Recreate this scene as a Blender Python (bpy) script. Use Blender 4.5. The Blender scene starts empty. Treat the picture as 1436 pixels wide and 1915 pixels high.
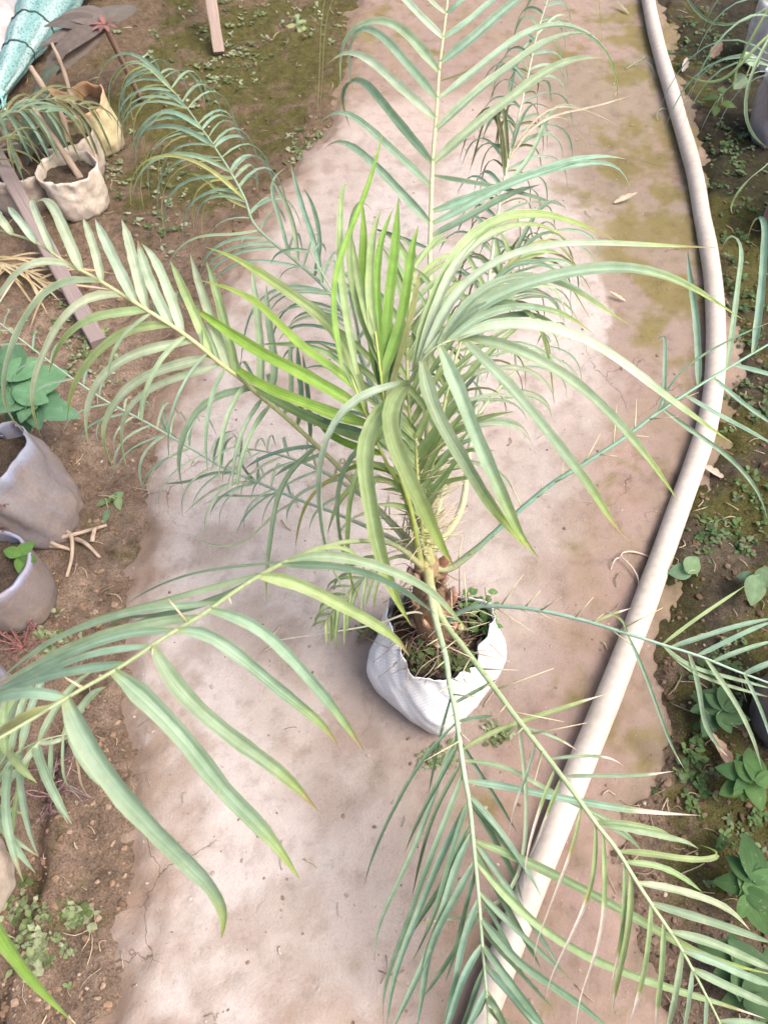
import bpy, math, random
import numpy as np
from mathutils import Vector, Matrix

random.seed(11)
R = math.radians
scene = bpy.context.scene
COL = scene.collection

# ------------------------------------------------------------------ camera, sky, sun, exposure
CAM_H, PITCH, FPX = 1.5, R(57), 1450.0        # focal length in pixels of the 1436 x 1915 photograph
SP, CP = math.sin(PITCH), math.cos(PITCH)
cam = bpy.data.cameras.new('camera')
cam.sensor_fit = 'VERTICAL'
cam.sensor_height = 36
cam.lens = FPX / 1915 * 36
cam.clip_start = 0.02
cam.clip_end = 500
cam.dof.use_dof = True
cam.dof.focus_distance = 1.3
cam.dof.aperture_fstop = 10
camo = bpy.data.objects.new('camera', cam)
camo.location = (0, 0, CAM_H)
camo.rotation_euler = (math.pi / 2 - PITCH, 0, 0)
COL.objects.link(camo)
scene.camera = camo

SUN_EL, SUN_AZ = R(58), R(112)                 # azimuth clockwise from +Y
world = bpy.data.worlds.new('World')
scene.world = world
world.use_nodes = True
wn = world.node_tree
sky = wn.nodes.new('ShaderNodeTexSky')
sky.sky_type = 'NISHITA'
sky.sun_disc = False
sky.sun_elevation = SUN_EL
sky.sun_rotation = SUN_AZ
sky.dust_density = 8.0
sky.air_density = 0.8
sky.ozone_density = 1.0
wn.links.new(sky.outputs[0], wn.nodes['Background'].inputs[0])
wn.nodes['Background'].inputs[1].default_value = 0.15
sun = bpy.data.lights.new('sun', 'SUN')
sun.energy = 1.1
sun.angle = R(34)
sun.color = (1.0, 0.95, 0.88)
suno = bpy.data.objects.new('sun', sun)
sd = Vector((math.sin(SUN_AZ) * math.cos(SUN_EL), math.cos(SUN_AZ) * math.cos(SUN_EL), math.sin(SUN_EL)))
suno.rotation_euler = sd.to_track_quat('Z', 'Y').to_euler()
suno.location = (3, 3, 6)
COL.objects.link(suno)
scene.view_settings.view_transform = 'Standard'
scene.view_settings.look = 'None'
scene.view_settings.gamma = 1
scene.view_settings.exposure = 1.02

# ------------------------------------------------------------------ helpers
def D(px, py, d):
    """world point seen at a photograph pixel, d metres along the view axis"""
    t = (957.5 - py) / FPX
    return Vector(((px - 718) / FPX * d, d * (CP + t * SP), CAM_H - d * (SP - t * CP)))

def P(px, py, z=0.0):
    t = (957.5 - py) / FPX
    return D(px, py, (CAM_H - z) / (SP - t * CP))

def rnd(a, b):
    return random.uniform(a, b)

def catmull(pts, n):
    """n+1 points evenly along a Catmull-Rom curve"""
    p = [Vector(q) for q in pts]
    if len(p) == 2:
        return [p[0].lerp(p[1], i / n) for i in range(n + 1)]
    ext = [2 * p[0] - p[1]] + p + [2 * p[-1] - p[-2]]
    dense = []
    for i in range(1, len(ext) - 2):
        a, b, c, e = ext[i - 1], ext[i], ext[i + 1], ext[i + 2]
        for k in range(8):
            u = k / 8
            dense.append(0.5 * (2 * b + (c - a) * u + (2 * a - 5 * b + 4 * c - e) * u * u + (3 * b - a - 3 * c + e) * u ** 3))
    dense.append(p[-1])
    L = [0]
    for i in range(1, len(dense)):
        L.append(L[-1] + (dense[i] - dense[i - 1]).length)
    out, j = [], 0
    for i in range(n + 1):
        s = L[-1] * i / n
        while j < len(L) - 2 and L[j + 1] < s:
            j += 1
        f = (s - L[j]) / max(L[j + 1] - L[j], 1e-9)
        out.append(dense[j].lerp(dense[j + 1], min(max(f, 0), 1)))
    return out

class MB:
    def __init__(s):
        s.v, s.f, s.c, s.u = [], [], [], []
    def add(s, v, f, c, u=None):
        o = len(s.v)
        s.v += [tuple(q) for q in v]
        s.f += [tuple(i + o for i in q) for q in f]
        s.c += c if isinstance(c, list) else [c] * len(v)
        s.u += u if u else [(0.5, 0.5, 0)] * len(v)
    def merge(s, m):
        s.add(m.v, m.f, list(m.c), list(m.u))

def link(name, mb, mat, parent=None, smooth=True):
    me = bpy.data.meshes.new(name)
    me.from_pydata(mb.v, [], mb.f)
    n = len(mb.v)
    ca = me.attributes.new('Col', 'FLOAT_COLOR', 'POINT')
    arr = np.ones((n, 4), np.float32)
    arr[:, :3] = np.array(mb.c, np.float32).reshape(n, -1)[:, :3]
    ca.data.foreach_set('color', arr.ravel())
    ua = me.attributes.new('luv', 'FLOAT_VECTOR', 'POINT')
    ua.data.foreach_set('vector', np.array(mb.u, np.float32).ravel())
    me.materials.append(mat)
    if smooth:
        me.polygons.foreach_set('use_smooth', [True] * len(me.polygons))
    me.update()
    o = bpy.data.objects.new(name, me)
    COL.objects.link(o)
    if parent is not None:
        o.parent = parent
        o.matrix_parent_inverse = Matrix.Translation(-Vector(parent.get('_w', (0, 0, 0))))
    return o

def tag(o, label=None, cat=None, group=None, kind=None):
    if label: o['label'] = label
    if cat: o['category'] = cat
    if group: o['group'] = group
    if kind: o['kind'] = kind
    return o

def thing(name, loc, label, cat, group=None):
    o = bpy.data.objects.new(name, None)
    o.empty_display_size = 0.05
    o.location = loc
    COL.objects.link(o)
    o['_w'] = tuple(loc)
    return tag(o, label, cat, group)

def frame_along(pts, n0):
    """parallel-transported normals"""
    T = []
    for i in range(len(pts)):
        a, b = pts[max(i - 1, 0)], pts[min(i + 1, len(pts) - 1)]
        d = b - a
        T.append(d.normalized() if d.length > 1e-9 else Vector((0, 0, 1)))
    n = n0 - T[0] * n0.dot(T[0])
    if n.length < 1e-3:
        n = T[0].orthogonal()
    n.normalize()
    N = [n]
    for i in range(1, len(T)):
        q = T[i - 1].rotation_difference(T[i])
        n = q @ n
        n = (n - T[i] * n.dot(T[i])).normalized()
        N.append(n)
    return T, N

def tube(pts, rad, sides, col, n=None, flat=1.0, cap=True):
    """rad: function of s (0..1) or constant; returns MB"""
    m = MB()
    if n: pts = catmull(pts, n)
    T, N = frame_along(pts, Vector((0.13, -0.2, 0.97)))
    k = len(pts) - 1
    v, c, u = [], [], []
    for i, p in enumerate(pts):
        s = i / k
        r = rad(s) if callable(rad) else rad
        B = T[i].cross(N[i])
        cc = col(s) if callable(col) else col
        for j in range(sides):
            a = 2 * math.pi * j / sides
            v.append(p + N[i] * (math.cos(a) * r * flat) + B * (math.sin(a) * r))
            c.append(cc)
            u.append((j / sides, s, 0))
    f = []
    for i in range(k):
        for j in range(sides):
            a, b = i * sides + j, i * sides + (j + 1) % sides
            f.append((a, b, b + sides, a + sides))
    if cap:
        f.append(tuple(range(sides - 1, -1, -1)))
        f.append(tuple(k * sides + j for j in range(sides)))
    m.add(v, f, c, u)
    return m

def mixc(a, b, f):
    f = min(max(f, 0), 1)
    return tuple(x + (y - x) * f for x, y in zip(a, b))

LC = {  # leaf pigments
    'g': (0.265, 0.370, 0.255), 'd': (0.130, 0.215, 0.140), 'y': (0.225, 0.390, 0.075),
    'p': (0.420, 0.510, 0.380), 'v': (0.300, 0.405, 0.200), 'b': (0.250, 0.215, 0.115),
    'k': (0.140, 0.150, 0.065), 'o': (0.330, 0.355, 0.150), 's': (0.52, 0.44, 0.34),
    't': (0.225, 0.350, 0.262),
}
BLEACH = (0.70, 0.62, 0.57)
LIME = (0.310, 0.410, 0.105)

def ribbon(pts, w, col, n=14, roll=0.0, fold=0.30, n0=None, bleach=None, tip=None, seed=0.0, across=4, base=0.45):
    """a leaflet: gutter-shaped blade that tapers to a point"""
    p = catmull(pts, n)
    for _ in range(5 if n > 12 else 2):
        o = [q.copy() for q in p]
        for i in range(1, n):
            p[i] = o[i] * 0.5 + (o[i - 1] + o[i + 1]) * 0.25
    T, N = frame_along(p, n0 or Vector((0, -0.35, 0.94)))
    rs = random.Random(seed)
    tw = rs.uniform(-0.35, 0.35)
    cj = rs.uniform(0.86, 1.14)
    hue = rs.uniform(-0.06, 0.06)
    dry = rs.choice([0.965, 0.965, 0.95, 0.90, 0.84])
    v, c, u = [], [], []
    for i in range(n + 1):
        s = i / n
        prof = min(1.0, base + (1 - base) * (s / 0.10)) * (1.0 - 0.22 * max(0, s - 0.12)) * max(0.0, 1 - max(0, (s - 0.62) / 0.38) ** 1.7)
        prof = max(prof, 0.03)
        if bleach is not None and s > bleach:
            prof *= max(0.5, 1 - 1.1 * (s - bleach))
        hw = w * 0.5 * prof * (1 + 0.05 * math.sin(s * 23 + seed) + 0.04 * math.sin(s * 41 + seed * 2))
        a = roll + tw * s
        nn = N[i] * math.cos(a) + T[i].cross(N[i]) * math.sin(a)
        B = T[i].cross(nn)
        cc = (col[0] * cj * (1 + hue), col[1] * cj, col[2] * cj * (1 - hue))
        if tip:
            cc = mixc(cc, LIME, (s - tip) / (1 - tip) * 1.1)
        cc = mixc(cc, (0.33, 0.26, 0.13), (s - dry) * 14)
        if bleach is not None:
            edge = min(max((s - bleach) / 0.05, 0), 1)
            cc = mixc(cc, (0.34, 0.33, 0.10), 1 - abs(edge * 2 - 1)) if edge < 1 else BLEACH
        if s < 0.05:
            cc = mixc((0.32, 0.36, 0.16), cc, s / 0.05 * 0.6 + 0.4)
        for j in range(across + 1):
            x = (j / across - 0.5) * 2
            v.append(p[i] + B * (x * hw) + nn * ((abs(x) - 0.5) * hw * fold * 1.6))
            c.append(tuple(min(1, k * 1.16) for k in cc) if j * 2 == across else (mixc(cc, (0.42, 0.45, 0.24), 0.22) if j in (0, across) else cc))
            u.append((j / across, s, seed % 7.3))
    f = []
    q = across + 1
    for i in range(n):
        for j in range(across):
            a = i * q + j
            f.append((a, a + 1, a + q + 1, a + q))
    m = MB()
    m.add(v, f, c, u)
    return m

def blade(base, direction, up, L, W, col, droop=0.25, n=7, fold=0.25, lobes=0, seed=0):
    """broad leaf with a midrib fold; returns MB"""
    rs = random.Random(seed)
    dd = direction.normalized()
    side = dd.cross(up).normalized()
    nn = side.cross(dd).normalized()
    m = MB()
    v, c, u = [], [], []
    cj = rs.uniform(0.8, 1.2)
    for i in range(n + 1):
        s = i / n
        w = W * 0.5 * (math.sin(math.pi * min(1, s * 0.93 + 0.05)) ** 0.8) * (1.12 - 0.35 * s)
        if lobes:
            w *= 1 + 0.18 * math.sin(s * math.pi * lobes)
        p = base + dd * (s * L) - Vector((0, 0, 1)) * (droop * L * s * s) + nn * (0.03 * L * math.sin(3 * s + seed))
        for j in range(5):
            x = (j - 2) / 2
            v.append(p + side * (x * w) + nn * (abs(x) * fold * w) - nn * (0.15 * w * x * x))
            c.append(tuple(k * cj * (1.15 if j == 2 else 1.0) for k in col))
            u.append((j / 4, s, seed % 5.1))
    f = []
    for i in range(n):
        for j in range(4):
            a = i * 5 + j
            f.append((a, a + 1, a + 6, a + 5))
    m.add(v, f, c, u)
    return m

# --- lattice noise
def vnoise(x, y, seed=0):
    xi, yi = np.floor(x).astype(np.int64), np.floor(y).astype(np.int64)
    xf, yf = x - xi, y - yi
    def h(a, b):
        n = (a * 374761393 + b * 668265263 + seed * 1442695041) & 0xffffffff
        n = ((n ^ (n >> 13)) * 1274126177) & 0xffffffff
        return ((n ^ (n >> 16)) & 0xffff) / 65535.0
    sx, sy = xf * xf * (3 - 2 * xf), yf * yf * (3 - 2 * yf)
    a = h(xi, yi) * (1 - sx) + h(xi + 1, yi) * sx
    b = h(xi, yi + 1) * (1 - sx) + h(xi + 1, yi + 1) * sx
    return a * (1 - sy) + b * sy

def fbm(x, y, sc, octv=4, seed=0, gain=0.5):
    x, y = np.asarray(x, float), np.asarray(y, float)
    t, amp, tot = np.zeros(np.broadcast(x, y).shape), 1.0, 0.0
    for k in range(octv):
        ca, sa = math.cos(k * 0.7 + seed), math.sin(k * 0.7 + seed)
        t = t + amp * vnoise((x * ca - y * sa) * sc + k * 17.3, (x * sa + y * ca) * sc + k * 9.1, seed + k)
        tot += amp
        amp *= gain
        sc *= 2.03
    return t / tot

def sdpoly(x, y, poly):
    """signed distance, positive inside"""
    d = np.full(x.shape, 1e9)
    ins = np.zeros(x.shape, bool)
    n = len(poly)
    for i in range(n):
        ax, ay = poly[i]; bx, by = poly[(i + 1) % n]
        ex, ey = bx - ax, by - ay
        wx, wy = x - ax, y - ay
        t = np.clip((wx * ex + wy * ey) / (ex * ex + ey * ey + 1e-12), 0, 1)
        d = np.minimum(d, (wx - ex * t) ** 2 + (wy - ey * t) ** 2)
        cond = ((ay > y) != (by > y)) & (x < (bx - ax) * (y - ay) / (by - ay + 1e-12) + ax)
        ins ^= cond
    d = np.sqrt(d)
    return np.where(ins, d, -d)

def gpoly(pix):
    return [(P(a, b).x, P(a, b).y) for a, b in pix]

def sstep(a, b, x):
    t = np.clip((x - a) / (b - a), 0, 1)
    return t * t * (3 - 2 * t)

# ------------------------------------------------------------------ materials
def new_mat(name):
    m = bpy.data.materials.new(name)
    m.use_nodes = True
    nt = m.node_tree
    return m, nt, nt.nodes['Principled BSDF'], nt.nodes, nt.links

def attr(nt, name):
    a = nt.nodes.new('ShaderNodeAttribute')
    a.attribute_name = name
    return a

def noise(nt, scale, detail=4, rough=0.55, vec=None):
    n = nt.nodes.new('ShaderNodeTexNoise')
    n.inputs['Scale'].default_value = scale
    n.inputs['Detail'].default_value = detail
    n.inputs['Roughness'].default_value = rough
    if vec is not None:
        nt.links.new(vec, n.inputs['Vector'])
    return n

def ramp(nt, fac, stops):
    r = nt.nodes.new('ShaderNodeValToRGB')
    e = r.color_ramp.elements
    while len(e) < len(stops): e.new(0.5)
    for el, (p, c) in zip(e, stops):
        el.position = p
        el.color = (*c, 1) if len(c) == 3 else c
    nt.links.new(fac, r.inputs[0])
    return r

def mult(nt, a, b, fac=1.0, mode='MULTIPLY'):
    m = nt.nodes.new('ShaderNodeMix')
    m.data_type = 'RGBA'
    m.blend_type = mode
    m.inputs['Factor'].default_value = fac
    for sock, i in ((a, 6), (b, 7)):
        if isinstance(sock, tuple):
            m.inputs[i].default_value = (*sock, 1)
        else:
            nt.links.new(sock, m.inputs[i])
    return m

def bump(nt, h, bsdf, strength=0.4, dist=0.01):
    b = nt.nodes.new('ShaderNodeBump')
    b.inputs['Strength'].default_value = strength
    b.inputs['Distance'].default_value = dist
    nt.links.new(h, b.inputs['Height'])
    nt.links.new(b.outputs[0], bsdf.inputs['Normal'])
    return b

def geo(nt):
    return nt.nodes.new('ShaderNodeNewGeometry').outputs['Position']

def mat_leaf(name='leaf', rough=0.36, trans=0.3, spec=0.55, stri=1.0):
    m, nt, b, N, L = new_mat(name)
    col = attr(nt, 'Col').outputs['Color']
    luv = attr(nt, 'luv').outputs['Vector']
    mp = N.new('ShaderNodeMapping')
    mp.inputs['Scale'].default_value = (20, 0.9, 3)
    L.new(luv, mp.inputs[0])
    st = noise(nt, 1.0, 3, 0.6, mp.outputs[0])
    sr = ramp(nt, st.outputs[0], [(0.3, (0.66, 0.72, 0.68)), (0.5, (1.0, 1.0, 1.0)), (0.7, (1.24, 1.20, 1.22))])
    c1 = mult(nt, col, sr.outputs[0], stri)
    bl = noise(nt, 38, 3, 0.6, geo(nt))
    br = ramp(nt, bl.outputs[0], [(0.35, (0.82, 0.84, 0.78)), (0.68, (1.12, 1.10, 1.10))])
    c2 = mult(nt, c1.outputs[2], br.outputs[0])
    sp_ = noise(nt, 75, 4, 0.65, geo(nt))
    sf = ramp(nt, sp_.outputs[0], [(0.62, (0, 0, 0)), (0.72, (0.5, 0.5, 0.5))])
    cs_ = mult(nt, c2.outputs[2], (0.42, 0.40, 0.20), 0.0, 'MIX')
    L.new(sf.outputs[0], cs_.inputs[0])
    c2 = cs_
    L.new(c2.outputs[2], b.inputs['Base Color'])
    b.inputs['Specular IOR Level'].default_value = spec
    rr = ramp(nt, bl.outputs[0], [(0.3, (rough - 0.07,) * 3), (0.7, (rough + 0.12,) * 3)])
    L.new(rr.outputs[0], b.inputs['Roughness'])
    bump(nt, st.outputs[0], b, 0.6, 0.0016)
    b.inputs['Sheen Weight'].default_value = 0.12
    b.inputs['Sheen Roughness'].default_value = 0.5
    tr = N.new('ShaderNodeBsdfTranslucent')
    hs = N.new('ShaderNodeHueSaturation')
    hs.inputs['Saturation'].default_value = 1.25
    hs.inputs['Value'].default_value = 1.35
    L.new(c2.outputs[2], hs.inputs['Color'])
    L.new(hs.outputs[0], tr.inputs[0])
    mx = N.new('ShaderNodeMixShader')
    mx.inputs[0].default_value = trans
    L.new(b.outputs[0], mx.inputs[1])
    L.new(tr.outputs[0], mx.inputs[2])
    L.new(mx.outputs[0], N['Material Output'].inputs[0])
    return m

def mat_vcol(name, rough=0.7, nscale=60, lo=0.75, hi=1.2, bs=0.4, bd=0.004, spec=0.3):
    m, nt, b, N, L = new_mat(name)
    col = attr(nt, 'Col').outputs['Color']
    g = geo(nt)
    n1 = noise(nt, nscale, 5, 0.65, g)
    r1 = ramp(nt, n1.outputs[0], [(0.3, (lo,) * 3), (0.72, (hi,) * 3)])
    c = mult(nt, col, r1.outputs[0])
    L.new(c.outputs[2], b.inputs['Base Color'])
    b.inputs['Roughness'].default_value = rough
    b.inputs['Specular IOR Level'].default_value = spec
    bump(nt, n1.outputs[0], b, bs, bd)
    return m

M_LEAF = mat_leaf()
M_WEED = mat_leaf('weed_leaf', 0.6, 0.3, 0.2, 0.35)
M_STEM = mat_vcol('rachis', 0.45, 120, 0.82, 1.15, 0.25, 0.001, 0.45)
M_FIBRE = mat_vcol('fibre', 0.85, 200, 0.6, 1.25, 0.5, 0.002, 0.15)
M_STONE = mat_vcol('stone', 0.85, 90, 0.7, 1.25, 0.6, 0.004, 0.2)

def mat_soil(name, rough):
    m, nt, b, N, L = new_mat(name)
    col = attr(nt, 'Col').outputs['Color']
    g = geo(nt)
    n1 = noise(nt, 45, 8, 0.72, g)
    n2 = noise(nt, 260, 5, 0.7, g)
    r1 = ramp(nt, n1.outputs[0], [(0.3, (0.5, 0.48, 0.46)), (0.5, (1.0, 1.0, 1.0)), (0.7, (1.38, 1.36, 1.32))])
    r2 = ramp(nt, n2.outputs[0], [(0.32, (0.5, 0.49, 0.48)), (0.52, (1.02, 1.02, 1.02)), (0.7, (1.5, 1.48, 1.44))])
    c = mult(nt, mult(nt, col, r1.outputs[0]).outputs[2], r2.outputs[0])
    L.new(c.outputs[2], b.inputs['Base Color'])
    b.inputs['Roughness'].default_value = rough
    b.inputs['Specular IOR Level'].default_value = 0.2
    ad = N.new('ShaderNodeMath'); ad.operation = 'ADD'
    L.new(n1.outputs[0], ad.inputs[0]); L.new(n2.outputs[0], ad.inputs[1])
    bump(nt, ad.outputs[0], b, 0.9, 0.012)
    return m

def mat_clay(name):
    m, nt, b, N, L = new_mat(name)
    col = attr(nt, 'Col').outputs['Color']
    g = geo(nt)
    n1 = noise(nt, 22, 8, 0.66, g)
    n2 = noise(nt, 190, 5, 0.7, g)
    n3 = noise(nt, 5, 4, 0.6, g)
    r1 = ramp(nt, n1.outputs[0], [(0.3, (0.74, 0.71, 0.68)), (0.46, (0.97, 0.96, 0.95)), (0.72, (1.08, 1.08, 1.08))])
    r2 = ramp(nt, n2.outputs[0], [(0.28, (0.70, 0.67, 0.64)), (0.40, (0.97, 0.97, 0.97)), (0.55, (1, 1, 1)), (0.75, (1.1, 1.1, 1.1))])
    n4 = noise(nt, 620, 3, 0.7, g)
    r4 = ramp(nt, n4.outputs[0], [(0.3, (0.88, 0.87, 0.86)), (0.5, (1, 1, 1)), (0.7, (1.06, 1.06, 1.06))])
    r3 = ramp(nt, n3.outputs[0], [(0.34, (0.985, 0.955, 0.94)), (0.6, (1.0, 1.0, 1.0))])
    c = mult(nt, mult(nt, mult(nt, mult(nt, col, r1.outputs[0]).outputs[2], r2.outputs[0], 0.8).outputs[2], r3.outputs[0]).outputs[2], r4.outputs[0])
    # dry shrinkage cracks, only where a slow mask allows
    vo = N.new('ShaderNodeTexVoronoi')
    vo.feature = 'DISTANCE_TO_EDGE'
    vo.inputs['Scale'].default_value = 5.5
    wp = noise(nt, 9, 4, 0.6, g)
    wv = mult(nt, g, wp.outputs[1], 0.09, 'ADD')
    L.new(wv.outputs[2], vo.inputs['Vector'])
    cr = ramp(nt, vo.outputs['Distance'], [(0.0, (0.35, 0.3, 0.28)), (0.008, (1, 1, 1))])
    mk = ramp(nt, noise(nt, 2.3, 3, 0.5, g).outputs[0], [(0.56, (0, 0, 0)), (0.62, (1, 1, 1))])
    cm = mult(nt, c.outputs[2], cr.outputs[0])
    L.new(mk.outputs[0], cm.inputs[0])
    L.new(cm.outputs[2], b.inputs['Base Color'])
    b.inputs['Roughness'].default_value = 0.8
    b.inputs['Specular IOR Level'].default_value = 0.2
    ad = N.new('ShaderNodeMath'); ad.operation = 'MULTIPLY_ADD'
    ad.inputs[1].default_value = 0.35
    L.new(n2.outputs[0], ad.inputs[0]); L.new(n1.outputs[0], ad.inputs[2])
    bump(nt, ad.outputs[0], b, 0.5, 0.012)
    return m

M_SOIL = mat_soil('soil', 0.9)
M_CLAY = mat_clay('clay_path')

def mat_plastic(name, rough=0.35, dirt=(0.30, 0.24, 0.18), amount=0.5, dscale=9, spec=0.5, trans=0.0):
    """vertex coloured plastic sheet with caked dirt"""
    m, nt, b, N, L = new_mat(name)
    col = attr(nt, 'Col').outputs['Color']
    g = geo(nt)
    n1 = noise(nt, dscale, 7, 0.7, g)
    n2 = noise(nt, dscale * 9, 4, 0.6, g)
    mx = mult(nt, col, dirt, 0.0, 'MIX')
    fr = ramp(nt, n1.outputs[0], [(0.42, (0, 0, 0)), (0.72, (amount,) * 3)])
    L.new(fr.outputs[0], mx.inputs[0])
    r2 = ramp(nt, n2.outputs[0], [(0.3, (0.86,) * 3), (0.7, (1.08,) * 3)])
    c = mult(nt, mx.outputs[2], r2.outputs[0])
    L.new(c.outputs[2], b.inputs['Base Color'])
    rr = ramp(nt, n1.outputs[0], [(0.4, (rough,) * 3), (0.7, (min(1, rough + 0.35),) * 3)])
    L.new(rr.outputs[0], b.inputs['Roughness'])
    b.inputs['Specular IOR Level'].default_value = spec
    bump(nt, n1.outputs[0], b, 0.3, 0.01)
    return m

M_BAG = mat_plastic('grow_bag_plastic', 0.30, (0.26, 0.20, 0.15), 0.8, 12, 0.4)
M_BAGD = mat_plastic('dirty_bag_plastic', 0.32, (0.26, 0.20, 0.155), 0.9, 14, 0.35)
M_HOSE = mat_plastic('hose_plastic', 0.38, (0.40, 0.33, 0.25), 0.55, 7, 0.45)
M_LINER = mat_plastic('black_liner', 0.3, (0.10, 0.08, 0.06), 0.5, 20, 0.5)

def mat_woven():
    m, nt, b, N, L = new_mat('woven_sack')
    col = attr(nt, 'Col').outputs['Color']
    luv = attr(nt, 'luv').outputs['Vector']
    mp = N.new('ShaderNodeMapping')
    mp.inputs['Scale'].default_value = (44, 12, 1)
    wob = noise(nt, 30, 3, 0.6, geo(nt))
    wv = mult(nt, luv, wob.outputs[1], 0.02, 'ADD')
    L.new(wv.outputs[2], mp.inputs[0])
    ck = N.new('ShaderNodeTexChecker')
    ck.inputs['Scale'].default_value = 1.0
    L.new(mp.outputs[0], ck.inputs['Vector'])
    mu = N.new('ShaderNodeMath'); mu.operation = 'MULTIPLY_ADD'
    mu.inputs[1].default_value = 0.6
    nz = noise(nt, 160, 3, 0.6, geo(nt))
    L.new(ck.outputs[1], mu.inputs[0]); 
    sc_ = N.new('ShaderNodeMath'); sc_.operation = 'MULTIPLY'; sc_.inputs[1].default_value = 0.4
    L.new(nz.outputs[0], sc_.inputs[0]); L.new(sc_.outputs[0], mu.inputs[2])
    r = ramp(nt, mu.outputs[0], [(0.12, (0.84, 0.86, 0.89)), (0.8, (1.05, 1.05, 1.05))])
    g = geo(nt)
    n1 = noise(nt, 11, 6, 0.7, g)
    dm = mult(nt, col, (0.46, 0.36, 0.30), 0.0, 'MIX')
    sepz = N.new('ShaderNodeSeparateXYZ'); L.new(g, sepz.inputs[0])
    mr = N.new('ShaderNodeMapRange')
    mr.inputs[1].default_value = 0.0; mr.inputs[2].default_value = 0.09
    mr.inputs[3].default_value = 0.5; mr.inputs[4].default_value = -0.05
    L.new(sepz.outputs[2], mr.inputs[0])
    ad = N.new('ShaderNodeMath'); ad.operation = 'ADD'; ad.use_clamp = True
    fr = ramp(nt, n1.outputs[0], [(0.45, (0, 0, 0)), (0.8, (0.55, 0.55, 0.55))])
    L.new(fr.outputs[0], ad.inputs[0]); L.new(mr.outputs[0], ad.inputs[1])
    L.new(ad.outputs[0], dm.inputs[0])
    c = mult(nt, dm.outputs[2], r.outputs[0], 0.85)
    L.new(c.outputs[2], b.inputs['Base Color'])
    b.inputs['Roughness'].default_value = 0.42
    bump(nt, mu.outputs[0], b, 0.5, 0.0012)
    tr = N.new('ShaderNodeBsdfTranslucent')
    L.new(c.outputs[2], tr.inputs[0])
    mx = N.new('ShaderNodeMixShader'); mx.inputs[0].default_value = 0.12
    L.new(b.outputs[0], mx.inputs[1]); L.new(tr.outputs[0], mx.inputs[2])
    L.new(mx.outputs[0], N['Material Output'].inputs[0])
    return m
M_WOVEN = mat_woven()

def mat_net():
    m, nt, b, N, L = new_mat('shade_net')
    luv = attr(nt, 'luv').outputs['Vector']
    col = attr(nt, 'Col').outputs['Color']
    vo = N.new('ShaderNodeTexVoronoi')
    vo.inputs['Scale'].default_value = 110
    L.new(geo(nt), vo.inputs['Vector'])
    r = ramp(nt, vo.outputs['Distance'], [(0.15, (0.40, 0.48, 0.52)), (0.45, (1.15, 1.12, 1.12))])
    n1 = noise(nt, 12, 5, 0.65, geo(nt))
    r1 = ramp(nt, n1.outputs[0], [(0.35, (0.8, 0.85, 0.85)), (0.65, (1.15, 1.1, 1.1))])
    c = mult(nt, mult(nt, col, r.outputs[0]).outputs[2], r1.outputs[0])
    L.new(c.outputs[2], b.inputs['Base Color'])
    b.inputs['Roughness'].default_value = 0.6
    bump(nt, vo.outputs['Distance'], b, 0.6, 0.003)
    return m
M_NET = mat_net()

def mat_wood():
    m, nt, b, N, L = new_mat('weathered_wood')
    luv = attr(nt, 'luv').outputs['Vector']
    col = attr(nt, 'Col').outputs['Color']
    mp = N.new('ShaderNodeMapping'); mp.inputs['Scale'].default_value = (14, 2.5, 1)
    L.new(luv, mp.inputs[0])
    n1 = noise(nt, 2.0, 6, 0.7, mp.outputs[0])
    r = ramp(nt, n1.outputs[0], [(0.3, (0.55, 0.52, 0.5)), (0.7, (1.25, 1.22, 1.2))])
    c = mult(nt, col, r.outputs[0])
    L.new(c.outputs[2], b.inputs['Base Color'])
    b.inputs['Roughness'].default_value = 0.8
    bump(nt, n1.outputs[0], b, 0.5, 0.004)
    return m
M_WOOD = mat_wood()

# ------------------------------------------------------------------ ground and path
PATH = gpoly([(120, 2050), (165, 1900), (215, 1770), (238, 1650), (245, 1540), (222, 1440), (178, 1320), (185, 1180), (205, 1080),
              (222, 980), (250, 900), (268, 850), (300, 760), (330, 660), (395, 540), (430, 440), (500, 340), (560, 262), (612, 190),
              (630, 90), (640, 0), (650, -120), (640, -300), (1200, -300), (1240, -60), (1265, 60), (1300, 190), (1345, 350), (1375, 520), (1385, 650),
              (1375, 780), (1345, 880), (1310, 980), (1265, 1110), (1245, 1230), (1250, 1350), (1215, 1480), (1200, 1600), (1230, 1750), (1260, 1900), (1270, 2050)])
PALE = gpoly([(100, 2100), (170, 1880), (240, 1650), (245, 1540), (180, 1320), (205, 1080), (250, 900), (340, 680), (440, 470), (560, 290), (660, 205),
              (800, 190), (985, 200), (1050, 320), (1095, 440), (1128, 520), (1140, 600), (1112, 670), (1128, 760), (1080, 850), (1030, 990), (985, 1050), (960, 1150),
              (950, 1300), (880, 1420), (800, 1480), (770, 1600), (740, 1800), (730, 2100)])
FURROW = [P(150, 1300), P(85, 1430), P(68, 1560), P(45, 1680), P(5, 1790), P(-30, 1930)]
MOSS = [(P(1255, 300), .16), (P(1190, 430), .20), (P(1270, 560), .16), (P(1225, 660), .09), (P(560, 130), .35), (P(420, 230), .28), (P(300, 190), .25),
        (P(330, 330), .2), (P(1330, 330), .3), (P(1390, 480), .3), (P(1380, 800), .12), (P(1330, 1500), .12), (P(450, 60), .4), (P(1300, 80), .35), (P(560, 30), .3), (P(1180, 330), .1), (P(1420, 1180), .2), (P(1400, 960), .15), (P(1390, 1560), .15), (P(1330, 1380), .12)]

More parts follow.
